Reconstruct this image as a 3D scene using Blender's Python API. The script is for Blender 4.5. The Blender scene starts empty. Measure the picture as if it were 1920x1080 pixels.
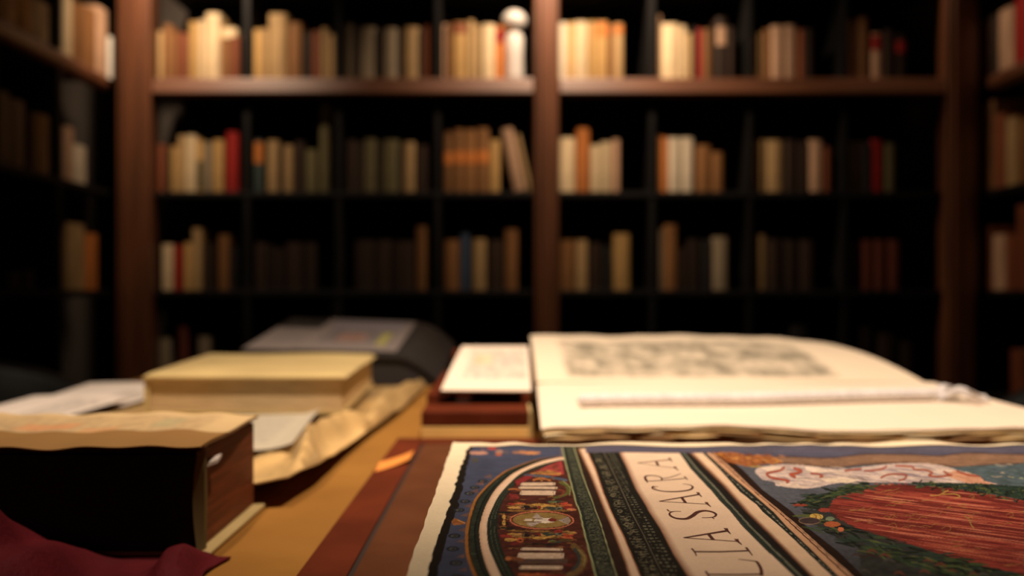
import bpy, math, random
import numpy as np
from mathutils import Vector, noise as mn

random.seed(7)
rng = np.random.default_rng(7)
S = bpy.context.scene
COL = S.collection

# ------------------------------------------------------------------ camera
F, VX, VY = 1700.0, 950.0, 545.0      # focal length and vanishing point in pixels of the 1920x1080 frame
H = 0.18                              # lens height above the table top (table top is z = 0)
HP = 0.115                            # lens height above the painted page
cd = bpy.data.cameras.new('camera'); cam = bpy.data.objects.new('camera', cd); COL.objects.link(cam)
cam.location = (0, 0, H); cam.rotation_euler = (math.pi/2, 0, 0)
cd.sensor_width = 36; cd.lens = 36*F/1920; cd.shift_x = (960-VX)/1920; cd.shift_y = (VY-540)/1920
cd.clip_start = 0.02; cd.clip_end = 50
cd.dof.use_dof = True; cd.dof.focus_distance = 0.455; cd.dof.aperture_fstop = 4.9
S.camera = cam

# ------------------------------------------------------------------ world, exposure
w = bpy.data.worlds.new('world'); S.world = w; w.use_nodes = True
w.node_tree.nodes['Background'].inputs[0].default_value = (1, .8, .6, 1)
w.node_tree.nodes['Background'].inputs[1].default_value = 0.0012
S.view_settings.view_transform = 'Standard'; S.view_settings.look = 'None'
S.view_settings.exposure = 0; S.view_settings.gamma = 1; S.view_settings.use_curve_mapping = False
S.cycles.use_denoising = True

# ------------------------------------------------------------------ ceiling spotlights, plus an added fill for the right wall
def spot(name, loc, target, watts, angle, blend, color, radius=.03):
    l = bpy.data.lights.new(name, 'SPOT'); l.energy = watts; l.spot_size = math.radians(angle); l.spot_blend = blend
    l.color = color; l.shadow_soft_size = radius
    o = bpy.data.objects.new(name, l); COL.objects.link(o); o.location = loc
    o.rotation_euler = (Vector(target)-Vector(loc)).to_track_quat('-Z', 'Y').to_euler()
    return o
WARM = (1.0, .735, .51)
spot('table_spotlight', (.25, .66, 1.70), (.30, 1.20, 0), 195, 70, 1.0, (1.0, .775, .585), .025)
spot('table_end_spotlight', (-.40, .62, 1.70), (-.56, 1.20, 0), 98, 66, 1.0, (1.0, .785, .585), .025)
spot('shelf_spotlight', (.22, 2.94, 1.80), (.30, 3.45, 1.20), 114, 110, 1.0, WARM, .03)
spot('corner_spotlight', (-1.13, 2.92, 1.80), (-1.20, 3.45, 1.12), 84, 84, 1.0, WARM, .03)
spot('side_fill_light', (1.10, 3.31, 1.80), (1.78, 3.20, .75), 20, 64, 1.0, WARM, .03)  # added fill lamp: brightens the right wall books, grazes past the corner post

# ------------------------------------------------------------------ helpers
def X(px, d): return (px-VX)/F*d
def Z(py, d): return H-(py-VY)/F*d
def D(py, z): return (H-z)*F/(py-VY)
def G(px, py, z):
    d = D(py, z); return (X(px, d), d, z)

def tag(o, label, cat, group=None, kind=None):
    if label: o['label'] = label
    if cat: o['category'] = cat
    if group: o['group'] = group
    if kind: o['kind'] = kind
    return o
def empty(name, loc=(0, 0, 0)):
    o = bpy.data.objects.new(name, None); COL.objects.link(o); o.location = loc; o.empty_display_size = .02
    return o
def mesh(name, v, f, mat, parent=None, smooth=False, uv=None):
    m = bpy.data.meshes.new(name); m.from_pydata([tuple(map(float, p)) for p in v], [], f); m.update()
    if uv is not None:
        l = m.uv_layers.new(name='UVMap')
        idx = np.empty(len(m.loops), dtype=np.int32); m.loops.foreach_get('vertex_index', idx)
        l.data.foreach_set('uv', np.asarray(uv, dtype=np.float32)[idx].ravel())
    if smooth: m.polygons.foreach_set('use_smooth', [True]*len(m.polygons))
    o = bpy.data.objects.new(name, m); COL.objects.link(o)
    if mat: m.materials.append(mat)
    if parent:
        o.parent = parent
        if parent.type == 'EMPTY' and parent.parent is None: o.location = -parent.location
    return o
BOXF = [(0, 3, 2, 1), (4, 5, 6, 7), (0, 1, 5, 4), (1, 2, 6, 5), (2, 3, 7, 6), (3, 0, 4, 7)]
def boxv(x0, x1, y0, y1, z0, z1):
    return [(x0, y0, z0), (x1, y0, z0), (x1, y1, z0), (x0, y1, z0), (x0, y0, z1), (x1, y0, z1), (x1, y1, z1), (x0, y1, z1)]
def box(name, x0, x1, y0, y1, z0, z1, mat, parent=None, bev=0, seg=2):
    o = mesh(name, boxv(x0, x1, y0, y1, z0, z1), BOXF, mat, parent)
    if bev:
        b = o.modifiers.new('bevel', 'BEVEL'); b.width = bev; b.segments = seg
        o.data.polygons.foreach_set('use_smooth', [True]*6)
        w_ = o.modifiers.new('wn', 'WEIGHTED_NORMAL')
    return o
def slab(name, top, bot, nu, nv, mat, parent=None, smooth=True):
    """closed sheet: top(u,v) and bot(u,v) give points, u and v run 0..1"""
    v, uv, f = [], [], []
    for fn in (top, bot):
        for j in range(nv+1):
            for i in range(nu+1):
                u_, v_ = i/nu, j/nv
                v.append(fn(u_, v_)); uv.append((u_, v_))
    n = (nu+1)*(nv+1)
    q = lambda i, j: j*(nu+1)+i
    for j in range(nv):
        for i in range(nu):
            f.append((q(i, j), q(i+1, j), q(i+1, j+1), q(i, j+1)))
            f.append((n+q(i, j), n+q(i, j+1), n+q(i+1, j+1), n+q(i+1, j)))
    for i in range(nu):
        f.append((q(i+1, 0), q(i, 0), n+q(i, 0), n+q(i+1, 0)))
        f.append((q(i, nv), q(i+1, nv), n+q(i+1, nv), n+q(i, nv)))
    for j in range(nv):
        f.append((q(0, j), q(0, j+1), n+q(0, j+1), n+q(0, j)))
        f.append((q(nu, j+1), q(nu, j), n+q(nu, j), n+q(nu, j+1)))
    o = mesh(name, v, f, mat, parent, smooth, uv)
    if smooth:
        try: o.data.set_sharp_from_angle(angle=math.radians(40))
        except Exception: pass
    return o
def quadfn(p00, p10, p11, p01, extra=None):
    p00, p10, p11, p01 = map(Vector, (p00, p10, p11, p01))
    def fn(u, v):
        p = (p00*(1-u)+p10*u)*(1-v)+(p01*(1-u)+p11*u)*v
        if extra: p = p+Vector(extra(u, v))
        return p
    return fn
def below(fn, t): return lambda u, v: Vector(fn(u, v))-Vector((0, 0, t))
def tube(name, pts, rads, mat, parent=None, n=12, caps=True):
    v, f = [], []
    P = [Vector(p) for p in pts]
    for k, p in enumerate(P):
        t = (P[min(k+1, len(P)-1)]-P[max(k-1, 0)]).normalized()
        a = t.cross(Vector((0, 0, 1)))
        if a.length < 1e-4: a = Vector((1, 0, 0))
        a.normalize(); b = t.cross(a)
        for i in range(n):
            an = 2*math.pi*i/n
            v.append(p+(a*math.cos(an)+b*math.sin(an))*rads[k])
    for k in range(len(P)-1):
        for i in range(n):
            f.append((k*n+i, k*n+(i+1) % n, (k+1)*n+(i+1) % n, (k+1)*n+i))
    if caps:
        f.append(tuple(range(n))); f.append(tuple(range((len(P)-1)*n, len(P)*n))[::-1])
    return mesh(name, v, f, mat, parent, True)
def lathe(name, prof, c, mat, parent=None, n=28):
    v, f = [], []
    for r, z in prof:
        for i in range(n):
            a = 2*math.pi*i/n; v.append((c[0]+r*math.cos(a), c[1]+r*math.sin(a), c[2]+z))
    for k in range(len(prof)-1):
        for i in range(n):
            f.append((k*n+i, k*n+(i+1) % n, (k+1)*n+(i+1) % n, (k+1)*n+i))
    f.append(tuple(range(n))[::-1]); f.append(tuple(range((len(prof)-1)*n, len(prof)*n)))
    return mesh(name, v, f, mat, parent, True)
def lerp(a, b, t): return a+(b-a)*t
def pl(pts, x):
    return float(np.interp(x, [p[0] for p in pts], [p[1] for p in pts]))

# ------------------------------------------------------------------ materials
def mat(name, col, rough=.6, var=.25, scale=8, stretch=(1, 1, 1), bump=.0, bscale=60, spec=.4, coat=0, metal=0, col2=None):
    m = bpy.data.materials.new(name); m.use_nodes = True
    nt = m.node_tree; N = nt.nodes; L = nt.links; b = N['Principled BSDF']
    b.inputs['Roughness'].default_value = rough; b.inputs['Specular IOR Level'].default_value = spec
    b.inputs['Coat Weight'].default_value = coat; b.inputs['Metallic'].default_value = metal
    tc = N.new('ShaderNodeTexCoord'); mp = N.new('ShaderNodeMapping'); mp.inputs['Scale'].default_value = stretch
    L.new(tc.outputs['Object'], mp.inputs['Vector'])
    n1 = N.new('ShaderNodeTexNoise'); n1.inputs['Scale'].default_value = scale; n1.inputs['Detail'].default_value = 5
    L.new(mp.outputs[0], n1.inputs['Vector'])
    mr = N.new('ShaderNodeMapRange'); mr.inputs[1].default_value = .3; mr.inputs[2].default_value = .7
    L.new(n1.outputs['Fac'], mr.inputs[0])
    mx = N.new('ShaderNodeMix'); mx.data_type = 'RGBA'
    c2 = col2 if col2 else tuple(c*(1-var) for c in col); c1 = col if col2 else tuple(min(1, c*(1+var*.6)) for c in col)
    mx.inputs[6].default_value = (*c2, 1); mx.inputs[7].default_value = (*c1, 1)
    L.new(mr.outputs[0], mx.inputs[0]); L.new(mx.outputs[2], b.inputs['Base Color'])
    if bump:
        n2 = N.new('ShaderNodeTexNoise'); n2.inputs['Scale'].default_value = bscale; n2.inputs['Detail'].default_value = 3
        L.new(mp.outputs[0], n2.inputs['Vector'])
        bp = N.new('ShaderNodeBump'); bp.inputs['Strength'].default_value = bump; bp.inputs['Distance'].default_value = .002
        L.new(n2.outputs['Fac'], bp.inputs['Height']); L.new(bp.outputs[0], b.inputs['Normal'])
    return m
def printed(name, paper, ink, rects, scale=(18, 14), strength=.7, tints=(), rough=.75):
    """paper with printed blocks: rects = (u0,v0,u1,v1) in UV; ink mottled by noise; tints = (rect, colour)"""
    m = bpy.data.materials.new(name); m.use_nodes = True
    nt = m.node_tree; N = nt.nodes; L = nt.links; b = N['Principled BSDF']
    b.inputs['Roughness'].default_value = rough; b.inputs['Specular IOR Level'].default_value = .25
    uv = N.new('ShaderNodeUVMap'); sp = N.new('ShaderNodeSeparateXYZ'); L.new(uv.outputs[0], sp.inputs[0])
    n0 = N.new('ShaderNodeTexNoise'); n0.inputs['Scale'].default_value = 5; n0.inputs['Detail'].default_value = 4
    L.new(uv.outputs[0], n0.inputs['Vector'])
    base = N.new('ShaderNodeMix'); base.data_type = 'RGBA'
    base.inputs[6].default_value = (*[c*.9 for c in paper], 1); base.inputs[7].default_value = (*paper, 1)
    L.new(n0.outputs['Fac'], base.inputs[0]); cur = base.outputs[2]
    def mask(r):
        out = None
        for ax, lo, hi in ((0, r[0], r[2]), (1, r[1], r[3])):
            for val, flip in ((lo, 0), (hi, 1)):
                q = N.new('ShaderNodeMapRange'); e = .012
                q.inputs[1].default_value = val-e; q.inputs[2].default_value = val+e
                q.inputs[3].default_value = flip; q.inputs[4].default_value = 1-flip
                L.new(sp.outputs[ax], q.inputs[0])
                if out is None: out = q.outputs[0]
                else:
                    k = N.new('ShaderNodeMath'); k.operation = 'MULTIPLY'; L.new(out, k.inputs[0]); L.new(q.outputs[0], k.inputs[1]); out = k.outputs[0]
        return out
    for i, r in enumerate(rects):
        mp = N.new('ShaderNodeMapping'); mp.inputs['Scale'].default_value = (scale[0], scale[1], 1); mp.inputs['Location'].default_value = (i*3.1, i*1.7, 0)
        L.new(uv.outputs[0], mp.inputs[0])
        nz = N.new('ShaderNodeTexNoise'); nz.inputs['Scale'].default_value = 1; nz.inputs['Detail'].default_value = 8; nz.inputs['Roughness'].default_value = .65
        L.new(mp.outputs[0], nz.inputs['Vector'])
        q = N.new('ShaderNodeMapRange'); q.inputs[1].default_value = .38; q.inputs[2].default_value = .62
        q.inputs[3].default_value = 1; q.inputs[4].default_value = .25
        L.new(nz.outputs['Fac'], q.inputs[0])
        k = N.new('ShaderNodeMath'); k.operation = 'MULTIPLY'; L.new(mask(r), k.inputs[0]); L.new(q.outputs[0], k.inputs[1])
        k2 = N.new('ShaderNodeMath'); k2.operation = 'MULTIPLY'; L.new(k.outputs[0], k2.inputs[0]); k2.inputs[1].default_value = strength
        mx = N.new('ShaderNodeMix'); mx.data_type = 'RGBA'; L.new(k2.outputs[0], mx.inputs[0]); L.new(cur, mx.inputs[6]); mx.inputs[7].default_value = (*ink, 1)
        cur = mx.outputs[2]
    for i, (r, c, a) in enumerate(tints):
        k2 = N.new('ShaderNodeMath'); k2.operation = 'MULTIPLY'; L.new(mask(r), k2.inputs[0]); k2.inputs[1].default_value = a
        mx = N.new('ShaderNodeMix'); mx.data_type = 'RGBA'; L.new(k2.outputs[0], mx.inputs[0]); L.new(cur, mx.inputs[6]); mx.inputs[7].default_value = (*c, 1)
        cur = mx.outputs[2]
    L.new(cur, b.inputs['Base Color'])
    return m

M = {}
M['walnut'] = mat('walnut_wood', (.145, .050, .019), .42, .35, 3, (9, 9, .8), .10, 30, .8)
M['walnut_h'] = mat('walnut_wood_horizontal', (.145, .050, .019), .46, .35, 3, (.8, 9, 9), .10, 30, .8)
M['black_wood'] = mat('black_painted_wood', (.010, .009, .0085), .6, .3, 6, (1, 1, 1), 0, 1, .2)
M['black_back'] = mat('black_back_panel', (.004, .004, .004), .8, .2, 4, spec=.1)
M['floor'] = mat('dark_floorboards', (.05, .03, .018), .5, .4, 2, (12, 1, 1))
M['plaster'] = mat('dark_plaster', (.06, .05, .042), .9, .2, 3, spec=.1)
M['ceiling'] = mat('ceiling_plaster', (.10, .085, .07), .9, .15, 2, spec=.1)
M['table'] = mat('ochre_leather_table_top', (.285, .135, .028), .6, .16, 9, (1, 1, 1), .25, 220, .12, col2=(.225, .102, .021))
M['table_wood'] = mat('table_wood', (.16, .07, .03), .45, .3, 4, (1, 8, 8))
M['red_leather'] = mat('red_brown_leather', (.105, .020, .007), .65, .3, 14, (1, 1, 1), .25, 250, .08)
M['brown_cloth'] = mat('brown_cloth', (.098, .034, .014), .85, .18, 20, (1, 1, 1), .35, 500, .06)
M['dark_edge'] = mat('dark_board_edge', (.03, .014, .009), .7)
M['orange_slip'] = mat('orange_paper', (.70, .25, .045), .7, .15, 20)
M['pages'] = mat('aged_page_edges', (.55, .40, .22), .8, .3, 30, (1, 1, 40), .3, 80, .2)
M['pages_brown'] = mat('browned_page_edges', (.36, .20, .085), .8, .35, 30, (1, 1, 40), .4, 80, .2)
M['paper'] = mat('cream_paper', (.80, .69, .47), .75, .1, 10, spec=.25)
M['paper_tan'] = mat('tan_paper', (.62, .43, .20), .75, .25, 16, spec=.25)
M['vellum'] = mat('yellowed_vellum', (.55, .42, .19), .42, .2, 10, (1, 1, 1), .1, 40, .45)
M['parchment'] = mat('glossy_parchment', (.70, .47, .20), .30, .18, 9, (1, 1, 1), .08, 30, .6, coat=.5)
M['cotton'] = mat('white_cotton', (.72, .68, .68), .85, .12, 60, (1, 1, 1), .15, 300, .2)
M['crimson'] = mat('crimson_cloth', (.085, .006, .010), .7, .3, 18, (1, 1, 1), .4, 300, .1)
M['dark_cover'] = mat('near_black_leather', (.012, .008, .006), .6, .4, 10, spec=.2)
M['red_edges'] = mat('red_brown_page_edges', (.175, .046, .016), .6, .45, 8, (1, 2, 60), .5, 40, .15)
M['grey_case'] = mat('dark_grey_case', (.022, .020, .020), .6, .2, 10, spec=.3)
M['chair'] = mat('black_leather', (.02, .022, .022), .5, .3, 10, spec=.4)
M['chair_leg'] = mat('dark_steel', (.05, .05, .05), .4, .1, metal=.8)
M['turn_in'] = mat('brown_turn_in', (.13, .095, .04), .6, .3, 10, spec=.2)
M['tray_front'] = mat('ochre_tray_front', (.80, .50, .17), .7, .2, 12, spec=.2)
M['white_tab'] = mat('white_tab', (.75, .68, .62), .6, .1)
M['porcelain'] = mat('white_glaze', (.62, .58, .54), .35, .06, 6)

# ------------------------------------------------------------------ room shell
FL, CE = -.76, 1.86
YF, YB = 3.38, 3.75                   # bookcase front and back planes
XL, XR = -1.456, 1.76
def structure(name, *a):
    o = box(name, *a); o['kind'] = 'structure'; return o
structure('floor', -1.9, 2.2, -1.2, 3.85, FL-.05, FL, M['floor'])
structure('ceiling', -1.9, 2.2, -1.2, 3.85, CE, CE+.05, M['ceiling'])
structure('wall_back', -1.9, 2.2, YB+.02, 3.85, FL, CE, M['plaster'])
structure('wall_left', -1.9, XL-.365, -1.2, YB+.02, FL, CE, M['plaster'])
structure('wall_right', XR+.365, 2.2, -1.2, YB+.02, FL, CE, M['plaster'])

# ------------------------------------------------------------------ bookcases
R1, R2, R3, R4, R5 = .972, .550, .182, -.195, -.560     # shelf tops, upper row first
ROWS = [R1, R2, R3, R4, R5]
R0 = 1.350
def px2x(px, d=YF): return (px-VX)/F*d
bc = empty('bookcase', (0, YF, FL))
tag(bc, 'walnut and black bookcase across the far wall with two bays', 'bookcase')
LP = (px2x(224, YF), px2x(288, YF)); CP = (px2x(1001), px2x(1047)); RP = (px2x(1768), px2x(1828))
for a, b in (LP, CP, RP):
    po = box('post', a, b, YF-.03, YF+.05, FL, CE-.03, M['walnut'], bc, .008)
    box('post_moulding', a+.022, b-.022, YF-.042, YF-.031, FL+.1, CE-.1, M['walnut'], po, .005)
bays = [(LP[1], CP[0]), (CP[1], RP[0])]
divs = [[(456, 468), (629, 640), (815, 826)], [(1217, 1229), (1401, 1411), (1580, 1589)]]
for k, (a, b) in enumerate(bays):
    a += .001; b -= .001
    box('back_panel', a, b, YB-.012, YB, FL, CE-.03, M['black_back'], bc)
    rl = mesh('rail', [(a, YF-.030, R1-.062), (b, YF-.030, R1-.062), (b, YF+.05, R1-.062), (a, YF+.05, R1-.062), (a, YF-.015, R1-.002), (b, YF-.015, R1-.002), (b, YF+.05, R1-.002), (a, YF+.05, R1-.002)], BOXF, M['walnut_h'], bc)
    bv = rl.modifiers.new('bevel', 'BEVEL'); bv.width = .006; bv.segments = 3
    for r in ROWS[1:]:
        box('shelf', a, b, YF+.002, YB-.014, r-.022, r, M['black_wood'], bc, .002)
    box('shelf', a, b, YF+.051, YB-.014, R1-.022, R1, M['black_wood'], bc)
    box('shelf', a, b, YF+.002, YB-.014, R0-.022, R0, M['black_wood'], bc)
    box('cornice', a, b, YF-.03, YB-.014, CE-.12, CE-.03, M['walnut_h'], bc, .01)
    box('plinth', a, b, YF+.01, YB-.014, FL, R5-.024, M['walnut_h'], bc)
    for (p, q) in divs[k]:
        tops = [CE-.121, R0-.023, R1-.063, R2-.023, R3-.023, R4-.023]
        bots = [R0+.001, R1+.001, R2+.001, R3+.001, R4+.001, R5+.001]
        for t_, b_ in zip(tops, bots):
            box('divider', px2x(p), px2x(q), YF+.004, YB-.014, b_, t_, M['black_wood'], bc, .001)
def side_case(name, xf, sgn, edges, label):
    e = empty(name, (xf, 3.0, FL)); tag(e, label, 'bookcase')
    xb = xf+sgn*.35
    def bx(n, x0, x1, *r): return box(n, min(x0, x1), max(x0, x1), *r)
    y0, y1 = edges[-1], edges[0]
    bx('back_panel', xb, xb-sgn*.012, y0, y1, FL, CE-.03, M['black_back'], e)
    bx('rail', xf-sgn*.0, xf+sgn*.05, y0, y1, R1-.062, R1-.002, M['walnut'], e, .022, 6)
    for r in ROWS[1:]+[R0]:
        bx('shelf', xf+sgn*.004, xb-sgn*.014, y0, y1, r-.022, r, M['black_wood'], e, .002)
    bx('shelf', xf+sgn*.051, xb-sgn*.014, y0, y1, R1-.022, R1, M['black_wood'], e)
    bx('cornice', xf, xb-sgn*.014, y0, y1, CE-.12, CE-.03, M['walnut'], e, .01)
    bx('plinth', xf+sgn*.01, xb-sgn*.014, y0, y1, FL, R5-.024, M['walnut'], e)
    tops = [CE-.121, R0-.023, R1-.063, R2-.023, R3-.023, R4-.023]
    bots = [R0+.001, R1+.001, R2+.001, R3+.001, R4+.001, R5+.001]
    for yd in edges[1:]:
        for t_, b_ in zip(tops, bots):
            bx('divider', xf+sgn*.004, xb-sgn*.014, yd-.012, yd+.012, b_, t_, M['black_wood'], e, .001)
    return e
side_case('side_bookcase', XL, -1, [YF-.045, 2.965, 2.585, 2.205, 1.825, 1.445], 'walnut and black bookcase along the left wall')
side_case('side_bookcase', XR, 1, [YF-.045, 2.90, 2.50, 2.10, 1.70], 'walnut and black bookcase along the right wall')

# ------------------------------------------------------------------ shelf books
PAL = {'c': ('cream', (.74, .57, .34)), 'i': ('ivory', (.78, .66, .48)), 't': ('tan', (.46, .30, .135)), 'o': ('ochre', (.56, .34, .12)),
       'b': ('brown', (.25, .115, .04)), 'R': ('reddish brown', (.25, .075, .032)), 'r': ('red', (.34, .018, .014)), 'd': ('dark brown', (.034, .019, .012)),
       'g': ('grey taupe', (.33, .26, .17)), 'k': ('black', (.02, .018, .016)), 'w': ('white', (.8, .74, .66)), 'O': ('orange', (.60, .20, .045)),
       'M': ('maroon', (.13, .034, .018)), 'B': ('dark blue', (.06, .09, .15)), 'p': ('pinkish tan', (.52, .32, .20)), 'v': ('olive', (.13, .11, .05)), 'G': ('dark teal', (.06, .09, .085))}
BM = {k: [mat('book_cover_'+v[0].replace(' ', '_')+s, tuple(c*f for c in v[1]), .55, .28, 14, (1, 1, .5), .2, 120, .3) for s, f in (('', 1.0), ('_worn', .85), ('_pale', 1.15))] for k, v in PAL.items()}
ORD = ['first', 'second', 'third', 'fourth', 'fifth', 'sixth', 'seventh', 'eighth', 'ninth', 'tenth', 'eleventh', 'twelfth']

def book(wd, dp, ht, code, label_spec=None, round_=.25):
    """a book standing at the origin: spine faces -Y, width along +X from 0; returns list of (name, verts, faces, mat)"""
    t = min(.0035, wd*.16); n = 6; bulge = min(.012, wd*round_)
    outer = [(0, dp)] + [(0, bulge)] + [(wd*(.5-.5*math.cos(math.pi*k/n)), bulge-bulge*math.sin(math.pi*k/n)) for k in range(1, n)] + [(wd, bulge), (wd, dp)]
    inner = [(t, dp)] + [(t, bulge+t)] + [(t+(wd-2*t)*(.5-.5*math.cos(math.pi*k/n)), bulge+t-bulge*math.sin(math.pi*k/n)) for k in range(1, n)] + [(wd-t, bulge+t), (wd-t, dp)]
    m = len(outer); v = []
    for z in (0, ht):
        v += [(x, y, z) for x, y in outer]+[(x, y, z) for x, y in inner]
    f = []
    for k in range(m-1):
        f += [(k, k+1, 2*m+k+1, 2*m+k), (m+k+1, m+k, 3*m+k, 3*m+k+1), (2*m+k, 2*m+k+1, 3*m+k+1, 3*m+k), (k+1, k, m+k, m+k+1)]
    for a in (0, m-1):
        f.append((a, m+a, 3*m+a, 2*m+a))
    out = [('cover', v, f, random.choice(BM[code]))]
    pv = boxv(t+.0003, wd-t-.0003, bulge+t+.001, dp-.004, .003, ht-.004)
    out.append(('page_block', pv, BOXF, M['pages']))
    for (z0, z1, c) in (label_spec or []):
        lv = []
        for z in (z0*ht, z1*ht):
            lv += [(wd*(.5-.5*math.cos(math.pi*k/n)), bulge-(bulge*math.sin(math.pi*k/n))-.0012, z) for k in range(n+1)]
            lv += [(wd*(.5-.5*math.cos(math.pi*k/n)), bulge-(bulge*math.sin(math.pi*k/n))+.0010, z) for k in range(n+1)]
        q = n+1; lf = []
        for k in range(n):
            lf += [(k, k+1, 2*q+k+1, 2*q+k), (q+k+1, q+k, 3*q+k, 3*q+k+1), (2*q+k, 2*q+k+1, 3*q+k+1, 3*q+k), (k+1, k, q+k, q+k+1)]
        out.append(('spine_label', lv, lf, BM[c][0]))
    return out
def place_book(parts, loc, rz=0, ry=0, name='shelf_book', label='', group=''):
    e = bpy.data.objects.new(name, None); COL.objects.link(e); e.empty_display_size = .02
    e.location = loc; e.rotation_euler = (0, ry, rz)
    tag(e, label, 'book', group)
    for nm, v, f, mt in parts:
        o = mesh(nm, v, f, mt, None, False); o.parent = cov if nm == 'spine_label' else e
        if nm == 'cover':
            cov = o
            o.data.polygons.foreach_set('use_smooth', [True]*len(o.data.polygons)); o.data.set_sharp_from_angle(angle=math.radians(35))
    return e
SETB = YF+.022                        # spines stand this far back
ROWN = ['upper', 'middle', 'lower', 'bottom']
LIM = [(289, 455), (469, 628), (641, 814), (827, 1000), (1048, 1216), (1230, 1400), (1412, 1579), (1590, 1767)]
BAYN = ['first compartment of left bay', 'second compartment of left bay', 'third compartment of left bay', 'fourth compartment of left bay',
        'first compartment of right bay', 'second compartment of right bay', 'third compartment of right bay', 'fourth compartment of right bay']
# x0 x1 ytop colour [labels]: measured spines, one string for each compartment
T = {}
T[0] = ['283 304 58 t;305 320 45 b;321 330 60 b;331 352 62 R;353 371 40 o;372 383 38 c;384 412 24 c;414 431 72 b;432 449 68 R',
        '461 490 55 o;490 503 53 t;503 538 25 t;540 566 42 b;567 584 60 d;585 601 58 R;602 616 52 t;617 628 64 t',
        '641 661 45 g;662 672 50 d;674 704 50 g;705 716 55 d;718 744 52 g;745 753 58 d;755 785 50 t;787 794 52 d;795 813 48 R',
        '824 838 45 p;838 846 45 b;847 875 42 o .82,.98,R;877 888 38 t;889 901 46 t;903 928 45 c;929 943 50 O .7,.95,r',
        '1046 1064 42 i;1065 1075 42 o;1076 1103 40 c;1104 1117 40 o;1118 1141 40 o .75,.97,O;1143 1151 46 b;1152 1169 44 t .82,.97,O',
        '1226 1240 28 p;1241 1275 44 c;1276 1287 48 c;1288 1299 62 t;1301 1307 50 d;1308 1317 54 r;1318 1335 54 b;1337 1343 50 d;1344 1364 32 d .55,.85,p;1366 1377 50 d',
        '1407 1430 62 t;1431 1446 55 b;1447 1470 48 p;1471 1494 47 p;1497 1510 55 R;1511 1526 53 d',
        '1586 1607 38 p;1608 1630 32 b;1634 1656 62 p .65,.95,r;1658 1678 55 d;1680 1700 64 d .6,.85,r']
T[1] = ['290 307 270 R;309 317 278 d;318 332 274 o;333 345 254 t;346 367 253 c;368 380 262 o .05,.6,v;381 397 266 g;398 419 262 o;423 447 247 r',
        '470 493 262 G .55,.95,O;500 523 263 t;524 531 270 d;532 549 272 t;552 570 265 d;572 595 280 v;599 618 196 v',
        '641 667 262 d;668 680 266 d;682 704 260 v;706 714 266 d;715 747 262 v;748 754 270 d;755 777 266 t;780 806 272 d',
        '832 850 245 b .45,.65,O;851 869 242 b .45,.65,O;870 891 243 b .45,.65,O;892 917 240 b .45,.65,O;918 937 262 o',
        '1050 1079 258 c;1081 1106 240 O;1108 1126 272 c;1127 1147 266 c;1149 1162 261 p',
        '1231 1240 254 b;1241 1252 257 O;1254 1277 258 i;1278 1301 258 i;1308 1334 272 b;1336 1357 285 b',
        '1412 1436 262 t;1437 1470 263 t;1473 1495 262 d;1497 1517 265 d;1518 1544 262 p;1546 1558 275 R',
        '1591 1618 265 g;1620 1633 266 k;1635 1658 262 r;1660 1682 268 v']
T[2] = ['302 323 458 c;325 338 460 r;344 358 455 o;359 377 428 t;380 402 455 d;408 430 440 b;432 446 462 k',
        '472 500 455 d;502 512 460 d;514 532 465 d;535 566 455 d;570 593 455 d',
        '664 700 450 d;702 733 450 d;735 776 452 d;780 804 424 b',
        '831 860 450 b;862 879 438 B;885 911 448 t;913 944 450 d;946 971 430 b',
        '1051 1078 450 b;1080 1102 450 t;1105 1129 455 d;1131 1148 460 k;1151 1182 438 o',
        '1231 1244 430 g;1245 1270 421 b;1274 1289 465 d;1290 1314 448 d;1316 1335 450 k;1338 1367 444 g',
        '1412 1437 440 t;1440 1468 448 d;1470 1500 450 d;1502 1530 450 d',
        '1591 1614 450 M;1616 1639 450 M;1641 1664 450 M;1666 1690 450 M']
T[3] = ['293 318 635 g;334 351 612 M;370 392 632 g', '600 617 590 d;618 636 562 g', '645 670 640 d;690 720 645 b', '', '1060 1090 640 d', '1240 1275 640 d;1300 1320 646 b',
        '1420 1450 640 b;1482 1520 610 k', '1591 1640 612 d;1650 1684 625 d;1690 1716 640 d']
for ri in range(4):
    for ci, spec in enumerate(T[ri]):
        if not spec: continue
        prev = px2x(LIM[ci][0], YF)+.002
        lim1 = px2x(LIM[ci][1], YF)-.002
        items = [s.split() for s in spec.split(';')]
        hs = [float(it[2]) for it in items]
        for k, it in enumerate(items):
            d_ = SETB+random.uniform(0, .012)
            x0 = max(px2x(float(it[0]), d_), prev+.0006); x1 = min(px2x(float(it[1]), d_), lim1)
            if x1-x0 < .008: x1 = x0+.008
            prev = x1
            ht = Z(float(it[2]), d_)-ROWS[ri]-.0006
            lab = []
            if len(it) > 4:
                a, b, c = it[4].split(','); lab = [(float(a), float(b), c)]
            wd = x1-x0
            adj = ('tallest ' if len(hs) > 2 and hs[k] == min(hs) and hs.count(min(hs)) == 1 else '') + ('thick ' if wd > .05 else 'thin ' if wd < .026 else '')
            lbl = '%s%s book, %s from left, %s row, %s' % (adj, PAL[it[3]][0], ORD[k], ROWN[ri], BAYN[ci])
            place_book(book(wd, random.uniform(.13, .19), ht, it[3], lab), (x0, d_, ROWS[ri]+.0006), label=lbl.strip(), group='old books standing in the far bookcase')
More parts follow.
